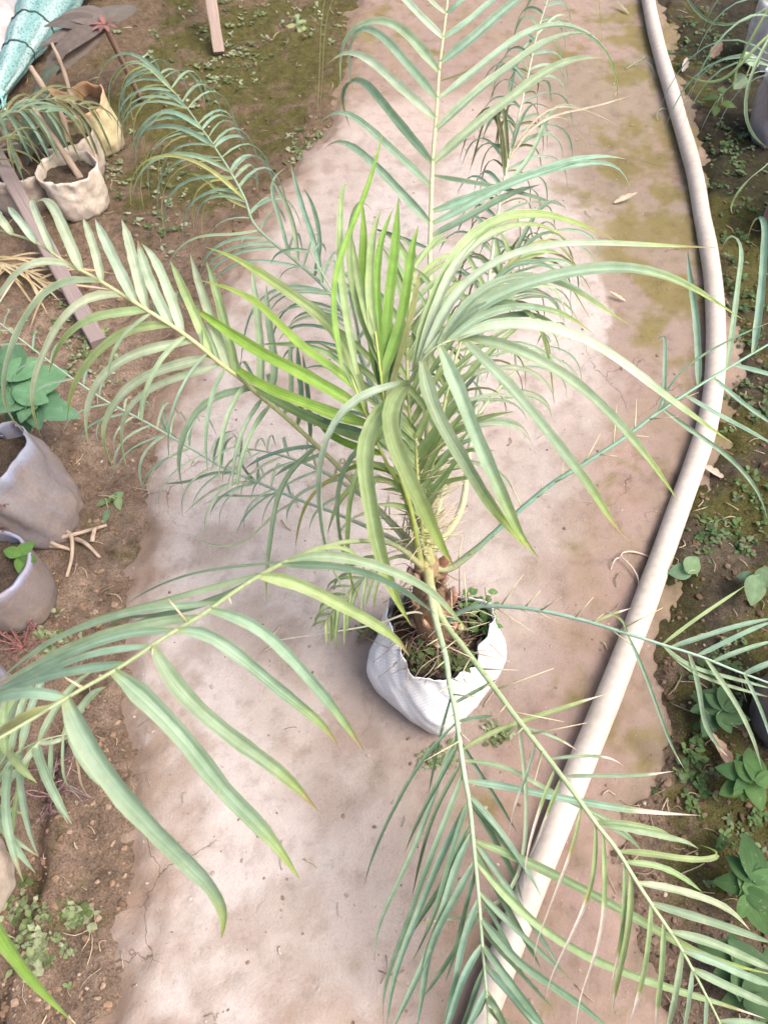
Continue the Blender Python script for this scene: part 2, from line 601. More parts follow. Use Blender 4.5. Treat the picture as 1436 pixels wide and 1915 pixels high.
def surf(x, y):
    """soil height, path height, path distance"""
    x, y = np.asarray(x, float), np.asarray(y, float)
    sdv = sdpoly(x, y, PATH) + (fbm(x, y, 5, 5, 3, 0.6) - 0.5) * 0.16 + (fbm(x, y, 40, 4, 8, 0.65) - 0.5) * 0.05
    near = np.exp(-((np.maximum(np.abs(x) - 3, 0)) ** 2 + np.maximum(np.abs(y - 1.5) - 3, 0) ** 2) * 0.1)
    soil = (fbm(x, y, 4, 4, 21) - 0.5) * 0.05 + (fbm(x, y, 28, 4, 5) - 0.5) * 0.022 + (fbm(x, y, 90, 2, 15) - 0.5) * 0.009
    fd = np.full(x.shape, 9.0)
    for a, b in zip(FURROW[:-1], FURROW[1:]):
        ex, ey = b.x - a.x, b.y - a.y
        t = np.clip(((x - a.x) * ex + (y - a.y) * ey) / (ex * ex + ey * ey), 0, 1)
        fd = np.minimum(fd, np.hypot(x - a.x - ex * t, y - a.y - ey * t))
    fd = fd + (fbm(x, y, 22, 3, 44) - 0.5) * 0.02
    soil = soil - 0.045 * np.exp(-(np.maximum(fd, 0) / 0.018) ** 2) + 0.012 * np.exp(-((fd - 0.045) / 0.03) ** 2)
    soil = soil - 0.022 * sstep(0.0, 0.05, sdv) - 0.002
    path = 0.004 + (fbm(x, y, 3.2, 3, 31) - 0.5) * 0.016 + (fbm(x, y, 26, 4, 33) - 0.5) * 0.006 - 0.024 * sstep(0.09, 0.0, sdv) - 0.03 * sstep(0.006, -0.02, sdv)
    return soil * near, path, sdv


def axis(lo, hi, step, far):
    a = list(np.arange(lo, hi + 1e-6, step))
    g, q = step, hi
    while q < far:
        g *= 1.35; q += g; a.append(q)
    g, q = step, lo
    while q > -far:
        g *= 1.35; q -= g; a.insert(0, q)
    return np.array(a)

xs, ys = axis(-1.9, 1.9, 0.011, 45), axis(-0.25, 4.0, 0.011, 45)
X, Y = np.meshgrid(xs, ys)
soilZ, pathZ, SD = surf(X, Y)
TOPZ = np.where(SD > 0, np.maximum(soilZ, pathZ), soilZ)

def gz(x, y, grid=None):
    """ground height by bilinear lookup"""
    g = TOPZ if grid is None else grid
    i = min(max(int(np.searchsorted(xs, x)) - 1, 0), len(xs) - 2)
    j = min(max(int(np.searchsorted(ys, y)) - 1, 0), len(ys) - 2)
    u = min(max((x - xs[i]) / (xs[i + 1] - xs[i]), 0), 1)
    v = min(max((y - ys[j]) / (ys[j + 1] - ys[j]), 0), 1)
    return float((g[j, i] * (1 - u) + g[j, i + 1] * u) * (1 - v) + (g[j + 1, i] * (1 - u) + g[j + 1, i + 1] * u) * v)

def lerp3(c, new, m):
    return c * (1 - m[..., None]) + np.array(new) * m[..., None]

def grid_obj(name, xs, ys, Z, C, mat, keep=None):
    X, Y = np.meshgrid(xs, ys)
    nx, ny = len(xs), len(ys)
    idx = np.arange(nx * ny).reshape(ny, nx)
    q = np.stack([idx[:-1, :-1], idx[:-1, 1:], idx[1:, 1:], idx[1:, :-1]], -1).reshape(-1, 4)
    if keep is not None:
        kf = (keep[:-1, :-1] | keep[:-1, 1:] | keep[1:, 1:] | keep[1:, :-1]).reshape(-1)
        q = q[kf]
    used = np.unique(q)
    rm = np.full(nx * ny, -1); rm[used] = np.arange(len(used))
    co = np.stack([X, Y, Z], -1).reshape(-1, 3)[used]
    cc = np.ones((len(used), 4), np.float32); cc[:, :3] = C.reshape(-1, 3)[used]
    me = bpy.data.meshes.new(name)
    me.from_pydata(co.tolist(), [], rm[q].tolist())
    a = me.attributes.new('Col', 'FLOAT_COLOR', 'POINT'); a.data.foreach_set('color', cc.ravel())
    me.polygons.foreach_set('use_smooth', [True] * len(me.polygons))
    me.materials.append(mat)
    o = bpy.data.objects.new(name, me); COL.objects.link(o)
    return tag(o, kind='structure')

def mossmask(X, Y, seed):
    m = np.zeros(X.shape)
    for c, r in MOSS:
        m = np.maximum(m, np.exp(-((X - c.x) ** 2 + (Y - c.y) ** 2) / (r * r)))
    n = fbm(X, Y, 11, 5, seed, 0.62)
    return sstep(0.42, 0.62, n + (m - 0.5) * 0.42)
n_big, n_mid = fbm(X, Y, 2.5, 4, 61), fbm(X, Y, 16, 5, 62, 0.6)
right = sstep(0.15, 0.55, X - 0.25)           # the right-hand bed is dark wet humus, the left red-brown loam
cs = np.zeros(X.shape + (3,)) + np.array((0.222, 0.158, 0.117))
cs = lerp3(cs, (0.295, 0.220, 0.168), sstep(0.45, 0.7, n_mid))
cs = lerp3(cs, (0.145, 0.105, 0.065), sstep(1.5, 2.4, Y) * 0.8)
cs = lerp3(cs, (0.070, 0.058, 0.040), right)
cs = lerp3(cs, (0.120, 0.096, 0.070), right * sstep(0.5, 0.7, n_mid))
cs = lerp3(cs, (0.090, 0.088, 0.022), mossmask(X, Y, 71) * 0.85)
cs = lerp3(cs, (0.028, 0.026, 0.018), right * sstep(0.5, 0.66, n_big) * 0.8)
tnear = X < 0
cs[tnear] = lerp3(cs, (0.10, 0.07, 0.045), np.exp(-((SD + 0.02) / 0.02) ** 2) * 0.3)[tnear]
grid_obj('ground', xs, ys, soilZ, cs, M_SOIL)

pal = sdpoly(X, Y, PALE) + (fbm(X, Y, 6, 5, 81, 0.6) - 0.5) * 0.16
sharp = np.exp(-((X - P(1135, 590).x) ** 2 + (Y - P(1135, 590).y) ** 2) / 0.04)
pm = sstep(-0.10, 0.12, pal) * (1 - sharp) + sstep(-0.008, 0.008, sdpoly(X, Y, PALE) + (fbm(X, Y, 14, 3, 83) - 0.5) * 0.06) * sharp
cp = np.zeros(X.shape + (3,)) + np.array((0.250, 0.192, 0.165))
cp = lerp3(cp, (0.235, 0.178, 0.135), sstep(0.45, 0.68, n_mid))
cp = lerp3(cp, (0.215, 0.185, 0.135), sstep(1.3, 2.2, Y) * 0.6 * sstep(0.3, 0.7, X))
cp = lerp3(cp, (0.30, 0.215, 0.19), sstep(0.55, 0.7, n_big) * 0.5)
cp = lerp3(cp, (0.418, 0.380, 0.362), pm)
cp = lerp3(cp, (0.345, 0.295, 0.268), pm * sstep(0.47, 0.68, fbm(X, Y, 3.6, 4, 85)) * 0.7)
cp = lerp3(cp, (0.265, 0.215, 0.185), pm * sstep(0.56, 0.70, fbm(X, Y, 7.5, 5, 87, 0.6)) * 0.6)
cp = lerp3(cp, (0.36, 0.29, 0.245), sstep(2.0, 2.9, Y) * pm * 0.8)
cp = lerp3(cp, (0.15, 0.128, 0.035), mossmask(X, Y, 73) * 0.75 * (1 - pm * 0.9))
cp = lerp3(cp, (0.230, 0.168, 0.128), sstep(0.16, 0.01, SD + (fbm(X, Y, 9, 6, 90, 0.65) - 0.5) * 0.22) * 0.96 * (X < 0.3))
cp = lerp3(cp, (0.150, 0.118, 0.085), sstep(0.12, 0.0, SD + (fbm(X, Y, 14, 5, 91, 0.65) - 0.5) * 0.2) * 0.8 * (X >= 0.3))
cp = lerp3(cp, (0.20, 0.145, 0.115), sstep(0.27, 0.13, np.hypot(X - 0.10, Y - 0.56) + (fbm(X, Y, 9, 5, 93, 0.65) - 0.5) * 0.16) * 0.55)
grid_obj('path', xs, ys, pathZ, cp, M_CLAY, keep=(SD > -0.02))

# ------------------------------------------------------------------ hose
hp = [(1190, -120), (1204, -40), (1211, 0), (1233, 100), (1263, 200), (1292, 300), (1315, 400), (1330, 500), (1337, 600), (1336, 700), (1323, 790), (1299, 870),
      (1270, 950), (1238, 1040), (1205, 1130), (1172, 1215), (1135, 1310), (1090, 1420), (1046, 1530), (998, 1650), (954, 1760), (908, 1880), (850, 2040), (780, 2250)]
hpts = [P(a, b, 0.026) for a, b in hp]
hpts = catmull(hpts, 150)
for q in hpts:
    q.z = gz(q.x, q.y) + 0.0225
for _ in range(6):
    zz = [q.z for q in hpts]
    for i in range(1, len(hpts) - 1):
        hpts[i].z = (zz[i - 1] + zz[i] + zz[i + 1]) / 3
hm = tube(hpts, lambda s: 0.0250 + 0.0006 * math.sin(s * 90) * math.sin(s * 23), 24, (0.52, 0.465, 0.415))
tag(link('hose', hm, M_HOSE), 'long off-white plastic hose curving over the ground beside the palm', 'hose')

# ------------------------------------------------------------------ woven sack with the palm
BC = Vector((0.100, 0.578, 0.0))
def superr(th, n):
    c, s = abs(math.cos(th)), abs(math.sin(th))
    return (c ** n + s ** n) ** (-1 / n)

def make_sack():
    base = Vector((BC.x, BC.y, gz(BC.x, BC.y)))
    t = thing('woven_sack', base, 'white woven plastic sack holding the large palm in the middle of the path', 'sack')
    NS, NR = 120, 26
    def ring(th, h, inner):
        n = 4.6 - 2.3 * min(1, h * 1.1)
        a = (0.103 + 0.016 * math.sin(math.pi * min(1, h * 1.05) ** 0.8) - 0.010 * h) - inner
        r = a * superr(th - R(-130), n)
        cr = lambda q: 1 - 2 * abs(math.sin(q))
        wr = 0.0045 * cr(th * 2.5 - 2.2 * h + 1) * (0.4 + 0.6 * h) + 0.004 * cr(th * 1.5 + 3.5 * h + 2) + 0.0026 * cr(h * 5 + th * 1.5) + 0.0026 * math.sin(th * 5 - 7 * h + 1) + 0.0016 * math.sin(th * 9 + 9 * h) + 0.0009 * math.sin(th * 17 - h * 13) + 0.006 * h * math.sin(th * 3 + 1.0)
        r += wr * (0.3 + 0.7 * h)
        cx, cy = math.cos(th) * 2.2, math.sin(th) * 2.2
        r += (abs(float(fbm(cx + 3 * h, cy - 2 * h, 1.3, 3, 51)) - 0.5) - 0.12) * 0.026 * (0.4 + 0.6 * h)
        if h < 0.12:
            r *= 0.90 + 0.10 * math.sqrt(h / 0.12)
        return r
    RK = [(k, v * 0.94) for k, v in [(-180, .232), (-165, .215), (-140, .207), (-118, .202), (-95, .203), (-62, .196), (-42, .190), (-26, .204), (-6, .252), (6, .243), (28, .212), (60, .205),
          (95, .205), (128, .222), (152, .258), (166, .240), (180, .232)]]
    def rimh(th):
        a = math.degrees(math.atan2(math.sin(th), math.cos(th)))
        return float(np.interp(a, [k[0] for k in RK], [k[1] for k in RK])) + 0.0012 * math.sin(th * 31)
    def shell(inner, h0):
        v, f, c, u = [], [], [], []
        for i in range(NR + 1):
            h = h0 + (1 - h0) * i / NR
            for j in range(NS):
                th = 2 * math.pi * j / NS
                r = ring(th, h, inner)
                z = rimh(th) * h
                v.append(base + Vector((r * math.cos(th), r * math.sin(th) + 0.012 * h, z + 0.002)))
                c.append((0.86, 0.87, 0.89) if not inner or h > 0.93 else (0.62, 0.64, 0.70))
                u.append((j / NS * 4, h * 4, 0))
        for i in range(NR):
            for j in range(NS):
                a, b = i * NS + j, i * NS + (j + 1) % NS
                f.append((a, b, b + NS, a + NS))
        return v, f, c, u
    m = MB()
    v, f, c, u = shell(0, 0)
    v2, f2, c2, u2 = shell(0.0014, 0.55)
    f.append(tuple(range(NS - 1, -1, -1)))
    m.add(v, f, c, u)
    o2 = len(m.v)
    m.add(v2, [tuple(reversed(q)) for q in f2], c2, u2)
    for j in range(NS):
        a, b = NR * NS + j, NR * NS + (j + 1) % NS
        m.f.append((a, b, b + o2, a + o2))
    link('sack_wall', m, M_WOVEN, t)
    # black liner standing slightly inside the sack
    lm = MB()
    v, f, c, u = [], [], [], []
    for i in range(9):
        h = 0.6 + 0.36 * i / 8
        for j in range(NS):
            th = 2 * math.pi * j / NS
            r = min(ring(th, q, 0.006) for q in (h, 0.85, 0.93, 1.0)) - 0.002 - 0.002 * math.sin(th * 7 + i)
            v.append(base + Vector((r * math.cos(th), r * math.sin(th) + 0.012 * h, (0.2 + 0.3 * (rimh(th) - 0.2) + 0.006 * math.sin(5 * th)) * h)))
    for i in range(8):
        for j in range(NS):
            a, b = i * NS + j, i * NS + (j + 1) % NS
            f.append((a, b, b + NS, a + NS))
    lm.add(v, f, (0.018, 0.019, 0.021))
    tag(link('liner', lm, M_LINER, t), 'black plastic liner inside the rim')
    sm = MB()
    v, f, c = [], [], []
    for i in range(15):
        for j in range(60):
            th = 2 * math.pi * j / 60
            k = i / 14
            r = (min(ring(th, q, 0.012) for q in (0.7, 0.8, 0.9, 1.0)) - 0.004) * k
            x, y = base.x + r * math.cos(th), base.y + r * math.sin(th) + 0.009
            z = base.z + 0.166 + 0.020 * (1 - k * k) + (float(fbm(x, y, 60, 3, 5)) - 0.5) * 0.022
            v.append((x, y, z))
            c.append((0.12, 0.09, 0.065))
    for i in range(14):
        for j in range(60):
            a, b = i * 60 + j, i * 60 + (j + 1) % 60
            f.append((a, b, b + 60, a + 60))
    sm.add(v, f, c)
    link('potting_soil', sm, M_SOIL, t)
    return base
SACK = make_sack()

# ------------------------------------------------------------------ the large palm
CROWN = D(797, 1052, 1.30)
TR0 = Vector((BC.x - 0.004, BC.y + 0.012, SACK.z + 0.155))
palm = thing('date_palm', TR0, 'large potted palm with long arching blue-green feather fronds and lime new leaves in the centre', 'palm')

RECS = []          # leaflets waiting to be built: (size, frond object, MB)
def pix(v):
    r = v - Vector((0, 0, CAM_H))
    d = r.y * CP - r.z * SP
    return 718 + r.x / d * FPX, 957.5 - (r.y * SP + r.z * CP) / d * FPX, d

def seen_size(m):
    q = len(m.v)
    pts = [pix(Vector(m.v[i])) for i in (2, q // 2, q - 3)]
    ins = sum(0 <= a <= 1436 and 0 <= b <= 1915 for a, b, _ in pts)
    w = (Vector(m.v[q // 2 // 5 * 5]) - Vector(m.v[q // 2 // 5 * 5 + 4])).length
    L = sum(math.dist(pts[i][:2], pts[i + 1][:2]) for i in range(2))
    return L * w / max(pts[1][2], 0.1) * (ins / 3 if ins else 0.01)

def frond(rach, leaves='', autos=(), r0=0.0042, r1=0.0012, col=(0.30, 0.38, 0.20), spines=None, root=None, recs=None, start=None, seed=0, label=None, rootcol=None):
    """rach: (px, py, depth) along the midrib from the crown outwards"""
    root = root or palm
    recs = RECS if recs is None else recs
    rs = random.Random(seed)
    pts = [D(*q) for q in rach]
    if start is not None:
        a = rs.uniform(0, 6.28)
        pts = [Vector(start) + Vector((math.cos(a), math.sin(a), 0)) * 0.010] + pts
    cur = catmull(pts, 60)
    rc = rootcol or (0.42, 0.40, 0.20)
    m = tube(cur, lambda s: max(r1, r0 * (1.9 - 5 * s) if s < 0.18 else r0 + (r1 - r0) * (s - 0.18) / 0.82), 7,
             lambda s: mixc(rc, col, s / 0.2), flat=0.75)
    fo = link('frond', m, M_STEM, root)
    if label: fo['label'] = label
    fo['_w'] = (0, 0, 0)
    pj = [pix(q) for q in cur]
    k = 0
    for line in leaves.strip().splitlines():
        line = line.strip()
        if not line: continue
        hd, xy = line.split('|')
        hd = hd.split()
        w, dd, c = float(hd[0]), float(hd[1]), hd[2]
        bl = tp = None
        roll = rs.uniform(-0.3, 0.3)
        for h in hd[3:]:
            if h[0] == 'b': bl = float(h[1:])
            if h[0] == 't': tp = float(h[1:])
            if h[0] == 'r': roll = float(h[1:])
        xy = [tuple(float(z) for z in a.split(',')) for a in xy.split()]
        i0 = min(range(len(pj)), key=lambda i: math.dist(pj[i][:2], xy[0]))
        d0 = pj[i0][2]
        if math.dist(pj[i0][:2], xy[0]) < 30:
            xy[0] = pj[i0][:2]
        L = [0]
        for a, b in zip(xy[:-1], xy[1:]): L.append(L[-1] + math.dist(a, b))
        p3 = []
        for a, l in zip(xy, L):
            s = l / L[-1]
            d = d0 + dd * s ** 1.5 - 0.02 * math.sin(math.pi * s)
            z0 = D(a[0], a[1], d)
            g = max(0.012, gz(z0.x, z0.y) + 0.008) if z0.z < 0.06 else 0
            if z0.z < g: z0 = P(a[0], a[1], g)
            p3.append(z0)
        k += 1
        nseg = 18 if L[-1] > 300 else 13
        mm = ribbon(p3, w * d0 / FPX * (0.74 if L[-1] > 160 else 0.64), LC[c], n=nseg, roll=roll, bleach=bl, tip=tp, seed=seed * 31.7 + k * 1.37, fold=0.46)
        recs.append([seen_size(mm), fo, mm])
    for A in autos:
        T, _ = frame_along(cur, Vector((0, 0, 1)))
        n = A['n']
        for i in range(n):
            for sgn in A.get('sides', (1, -1)):
                s = A['t0'] + (A['t1'] - A['t0']) * (i + rs.uniform(-0.3, 0.3)) / max(n - 1, 1)
                s = min(max(s, 0.01), 0.999)
                j = min(int(s * 60), 59)
                p, t = cur[j].lerp(cur[j + 1], s * 60 - j), T[j]
                upv = Vector(A.get('up', (0, 0, 1)))
                S = t.cross(upv).normalized() * sgn
                Nn = S.cross(t) * sgn
                an = R(A.get('ang', 50) + rs.uniform(-9, 9) - A.get('close', 0) * s)
                sh = A['L'] * (0.55 + 0.45 * math.sin(math.pi * min(1, 0.15 + (s - A['t0']) / (A['t1'] - A['t0'] + 1e-6) * 0.85))) * rs.uniform(0.8, 1.12)
                d = (t * math.cos(an) + S * math.sin(an) + Nn * (A.get('lift', 0.2) + rs.uniform(-0.15, 0.15))).normalized()
                q = [p.copy()]
                st = sh / 7
                for e in range(7):
                    d = (d + Vector((rs.uniform(-.05, .05), rs.uniform(-.05, .05), -A.get('droop', 0.25) * rs.uniform(0.6, 1.4) * (e + 1) / 4))).normalized()
                    nx = q[-1] + d * st
                    if nx.z < 0.03:
                        nx.z = 0.03 + rs.uniform(0, 0.006)
                    q.append(nx)
                mm = ribbon(q, A['w'] * rs.uniform(0.8, 1.15), LC[A['c']], n=9, roll=rs.uniform(-0.5, 0.5), bleach=A.get('b'), tip=A.get('tip'),
                            seed=rs.uniform(0, 999), fold=0.4)
                recs.append([seen_size(mm), fo, mm])
    if spines:
        sp = MB()
        T, Nn = frame_along(cur, Vector((0, 0, 1)))
        for i in range(spines['n']):
            s = spines['t0'] + (spines['t1'] - spines['t0']) * (i + rs.uniform(-.3, .3)) / spines['n']
            j = int(min(max(s, 0.02), 0.98) * 60)
            B = T[j].cross(Nn[j])
            sg = 1 if i % 2 else -1
            dr = (T[j] * rs.uniform(0.3, 0.9) + B * sg * rs.uniform(0.5, 1) + Nn[j] * rs.uniform(-0.2, 0.7)).normalized()
            L = spines['L'] * rs.uniform(0.3, 1.2)
            sp.merge(tube([cur[j], cur[j] + dr * L * 0.5, cur[j] + dr * L], lambda u: 0.0013 * (1 - u) + 0.00028, 4, lambda u: mixc((0.42, 0.44, 0.24), (0.66, 0.56, 0.38), u * 1.5)))
        so = link('spines', sp, M_STEM, fo)
        so['kind'] = 'stuff'
    return fo

# 1: tall frond running up the picture, away from the camera
frond([(800, 900, 1.26), (803, 700, 1.27), (805, 560, 1.33), (804, 480, 1.38), (806, 401, 1.42), (809, 301, 1.47), (816, 214, 1.52), (821, 134, 1.58), (829, 67, 1.64), (837, 0, 1.70), (846, -90, 1.80), (850, -180, 1.92)], """
18 .04 p | 831,32 807,7 785,-25 760,-60
27 .05 p | 828,75 791,37 757,0 725,-35
26 .16 g | 822,135 781,84 747,50 711,33 680,43 650,57 637,80 634,130 640,180
25 .18 g | 814,190 764,124 721,74 687,47 660,50 649,77 652,117 660,174
26 .08 p | 813,231 754,170 697,117 667,95 630,94 612,120
26 .18 d | 803,299 747,234 694,167 667,140 650,140 637,160 639,200 654,237
22 .10 t | 801,344 747,294 697,247 657,211 630,202 605,206 594,235
22 .12 t | 797,413 747,358 694,301 647,264 624,252 612,257 607,277
10 .08 d | 796,476 767,451 737,440 694,426
16 .03 t | 841,22 861,3 900,-30
20 .04 t | 836,80 864,50 914,7 955,-28
24 .05 t | 831,124 874,80 921,37 960,3 1010,-30
25 .16 g t.7 | 826,189 864,157 914,110 960,77 989,53 1040,38 1070,43 1100,60 1130,77 1150,107 1158,150 1155,207
25 .08 g | 823,239 881,180 931,140 960,120 989,97 1040,67 1083,57 1118,67
26 .08 g | 818,302 864,254 914,214 960,180 989,155 1040,120 1090,105 1136,108
16 .05 d | 816,339 841,338 871,339 914,348 960,358 1006,371 1060,388
24 .10 t | 814,406 864,378 914,358 960,341 1006,321 1056,304 1116,291 1153,291 1172,298
20 .13 t | 812,430 870,390 930,352 1000,326 1060,310 1120,301 1155,304 1173,314 1183,331 1177,348
24 .08 d | 811,450 864,414 914,384 960,361 1010,345
10 .10 k | 826,155 850,145 880,130 905,128
5 .6 o | 848,-120 720,-140 620,-70 598,40 600,110 597,170 592,220 588,262 600,300 
4 .6 o | 848,-100 700,-90 615,-10 606,60 605,140 598,200 596,260
6 .5 o | 848,-120 980,-150 1090,-80 1126,0 1121,60 1124,110 1128,175
4 .5 o | 848,-100 1000,-120 1080,-60 1118,20 1116,90
""", [dict(n=6, t0=.86, t1=.99, L=.30, w=.018, c='g', ang=48, droop=.25)], col=(0.42, 0.45, 0.27), r0=.0052, seed=1, start=CROWN)

# 2: frond reaching left
frond([(690, 935, 1.24), (640, 880, 1.20), (590, 831, 1.16), (530, 776, 1.11), (480, 735, 1.07), (448, 706, 1.04), (414, 681, 1.01), (374, 647, .985), (334, 617, .965), (291, 590, .95), (251, 564, .945), (207, 537, .945),
       (167, 513, .95), (127, 493, .96), (67, 453, .98), (0, 431, 1.01), (-80, 405, 1.06)], """
24 .03 p | 20,438 5,415 -8,388
24 .03 p | 66,452 37,411 15,386
24 .04 p t.8 | 97,468 77,418 63,385 58,366 68,372
28 .05 p | 150,500 120,430 94,376 73,367 66,380
26 .04 p | 200,531 184,487 167,434 156,408
28 .04 p | 247,560 227,513 207,470 190,434 178,409
27 .04 p | 276,580 257,513 240,444 228,410
28 .05 p | 317,606 294,557 275,510 262,466 258,450
26 .05 p | 347,626 317,547 287,480 265,455
24 .06 v | 391,660 358,574 324,497 318,486
26 .06 p | 424,688 394,590 371,523 356,474
24 .06 v | 446,704 421,607 401,530 386,488
22 .08 g | 480,736 490,690 484,610 476,540 470,500
20 .08 g | 505,756 520,700 508,640 500,570 498,530
24 .04 p | 127,493 84,485 43,500 0,553 -20,590
26 .10 g t.75 | 187,525 147,517 100,530 67,563 33,620 13,680 5,741 10,774 33,804 56,818
26 .10 p t.7 | 231,551 184,545 144,567 110,604 90,647 70,694 60,741 63,781 80,823
26 .08 v t.5 | 284,588 241,584 194,587 150,604 117,637 100,667 92,700
26 .10 v t.6 | 328,614 284,605 234,620 197,644 167,677 144,711 130,747 127,790
24 .10 p t.8 | 368,646 318,644 261,657 214,681 187,707 167,747 160,787 166,835
26 .10 p t.6 | 401,675 351,677 291,694 241,721 211,761 191,801 194,834 216,883
22 .10 p t.7 | 418,690 368,697 307,714 257,744 231,781 227,834 239,880
20 .10 g | 470,730 414,731 368,764 344,808 334,854 333,884 342,913
14 .08 g | 530,780 545,781 546,714 543,650 547,612
14 .08 d | 560,800 566,760 560,700 556,640
12 .08 d | 577,820 580,780 575,725 566,660
13 .06 t | 588,830 545,838 513,848 478,862 455,880
14 .16 g t.7 | 592,834 560,858 537,885 517,931 508,994 501,1043 497,1085 499,1126
12 .06 t | 612,850 575,860 540,872 512,892
10 .10 o | 640,885 600,905 570,945 556,1000 552,1030
""", [dict(n=7, t0=.40, t1=.62, L=.20, w=.006, c='g', ang=60, droop=.32, lift=-.1)], col=(0.40, 0.42, 0.22), seed=2, start=CROWN)

# 3: long frond to the far left corner
frond([(740, 860, 1.28), (712, 775, 1.30), (688, 705, 1.34), (654, 612, 1.42), (614, 545, 1.48), (560, 494, 1.54), (480, 425, 1.63), (458, 371, 1.70), (431, 321, 1.76), (401, 274, 1.83), (378, 241, 1.88),
       (354, 207, 1.94), (328, 174, 2.0), (300, 140, 2.08), (262, 112, 2.18)], """
10 .3 t t.6 | 314,157 275,112 235,95 205,108 185,135 178,165
9 .25 g t.5 | 328,174 285,130 255,112 225,130 205,170
12 .2 t | 354,207 320,176 290,172 268,190 262,215
14 .22 t | 378,241 330,206 290,210 262,240 245,275 240,300
14 .22 t | 401,274 350,240 300,236 262,245 248,262
13 .22 g | 431,321 380,290 325,285 280,300 250,340 244,385
12 .25 o t.4 | 458,371 400,320 340,292 290,292 255,310 240,350 246,390
9 .20 o t.4 | 465,390 420,370 385,335 350,320 345,330
12 .1 t | 378,241 395,222 415,215 435,222
12 .1 t | 401,274 420,258 450,255 460,262
13 .12 t | 431,321 445,300 465,290 480,292
12 .2 g | 440,330 470,300 478,320 482,360
14 .1 t | 607,540 590,450 575,420 555,350 543,304
12 .06 d | 590,520 600,455 584,380 566,350
12 .08 g | 560,494 553,430 535,380 515,345 505,330
10 .12 t | 540,478 520,400 505,350 515,325 540,310
10 .1 g | 480,430 445,442 401,438 351,448 321,478 310,510
13 .1 g | 520,460 470,455 420,470 390,495 375,520
11 .14 t | 610,545 560,530 505,540 470,575 455,640 450,690
9 .14 d | 640,590 600,565 550,560 520,590 508,640 505,700
10 .06 t | 654,612 636,560 628,520 625,480
10 .06 d | 675,665 668,610 655,560 652,520
12 .1 p | 660,630 630,600 590,590 550,600 520,640
9 .1 d | 688,700 650,668 615,655 580,660
""", [dict(n=14, t0=.52, t1=.995, L=.34, w=.007, c='t', ang=55, droop=.55, lift=.3), dict(n=10, t0=.55, t1=.97, L=.34, w=.006, c='o', ang=65, droop=.7, lift=.2, sides=(-1,)),
      dict(n=7, t0=.28, t1=.55, L=.24, w=.007, c='t', ang=50, droop=.3)], col=(0.26, 0.36, 0.25), seed=3, start=CROWN)

# 4: frond rising straight towards the camera, blades falling all round
frond([(770, 960, 1.16), (752, 860, 1.06), (748, 790, .99), (762, 722, .94), (790, 672, .905), (822, 645, .895), (860, 632, .90), (890, 632, .92)], """
34 .10 g t.55 | 858,633 894,667 941,707 1006,787 1066,864 1106,914 1140,975 1175,1012
38 .10 g t.5 | 824,644 841,694 864,744 884,807 911,864 948,948 972,1005 1006,1042
40 .10 g t.5 | 787,665 791,714 808,764 841,824 881,888 914,948 956,990 984,1028
44 .14 v t.45 | 757,712 728,735 720,781 744,848 774,914 797,960 818,1010 850,1062
44 .14 v t.6 | 752,735 703,762 684,801 677,848 687,914 697,960 704,1010 721,1070 747,1134 769,1170
27 .16 p t.7 | 750,715 687,727 647,751 614,801 597,864 598,948 607,1010 620,1060 637,1104 660,1126
18 .16 g t.6 | 748,800 680,825 645,860 632,914 630,960 644,1037 660,1094 676,1130
30 .10 g t.6 | 868,631 915,633 960,648 1023,680 1090,724 1150,784 1190,831 1230,881 1269,940
36 .10 p t.6 | 845,636 895,604 956,600 1040,614 1106,637 1156,674 1223,727 1273,764 1310,790 1370,830
34 .08 g t.6 | 800,662 848,604 898,560 960,537 1040,513 1106,500 1190,497 1240,510 1290,533 1340,567 1390,599
24 .08 p t.6 | 790,672 820,590 864,523 914,490 956,470 1056,453 1190,459 1270,461 1350,464
34 .10 v t.4 | 775,697 804,580 841,490 881,434 914,411 960,398 1023,398 1063,411 1106,428 1165,458
26 .09 p t.5 | 782,684 826,540 862,475 931,428 970,414 1023,421 1060,438 1078,470
24 .10 g t.5 | 815,650 870,560 920,530 970,508 1020,520 1080,545 1130,580 1185,612
20 .10 g t.5 | 830,642 900,588 960,572 1010,576 1060,590 1110,625
18 .12 d t.5 | 850,636 910,600 980,584 1030,600 1070,640
18 .12 d t.3 | 820,648 880,575 940,560 990,575 1020,640 1030,700 1036,760
14 .12 d | 868,632 920,610 980,608 1040,622
16 .16 v t.5 | 755,770 720,790 690,840 660,900 650,980 652,1060 664,1120
""", [], r0=.0045, col=(0.36, 0.44, 0.30), seed=4, start=CROWN)

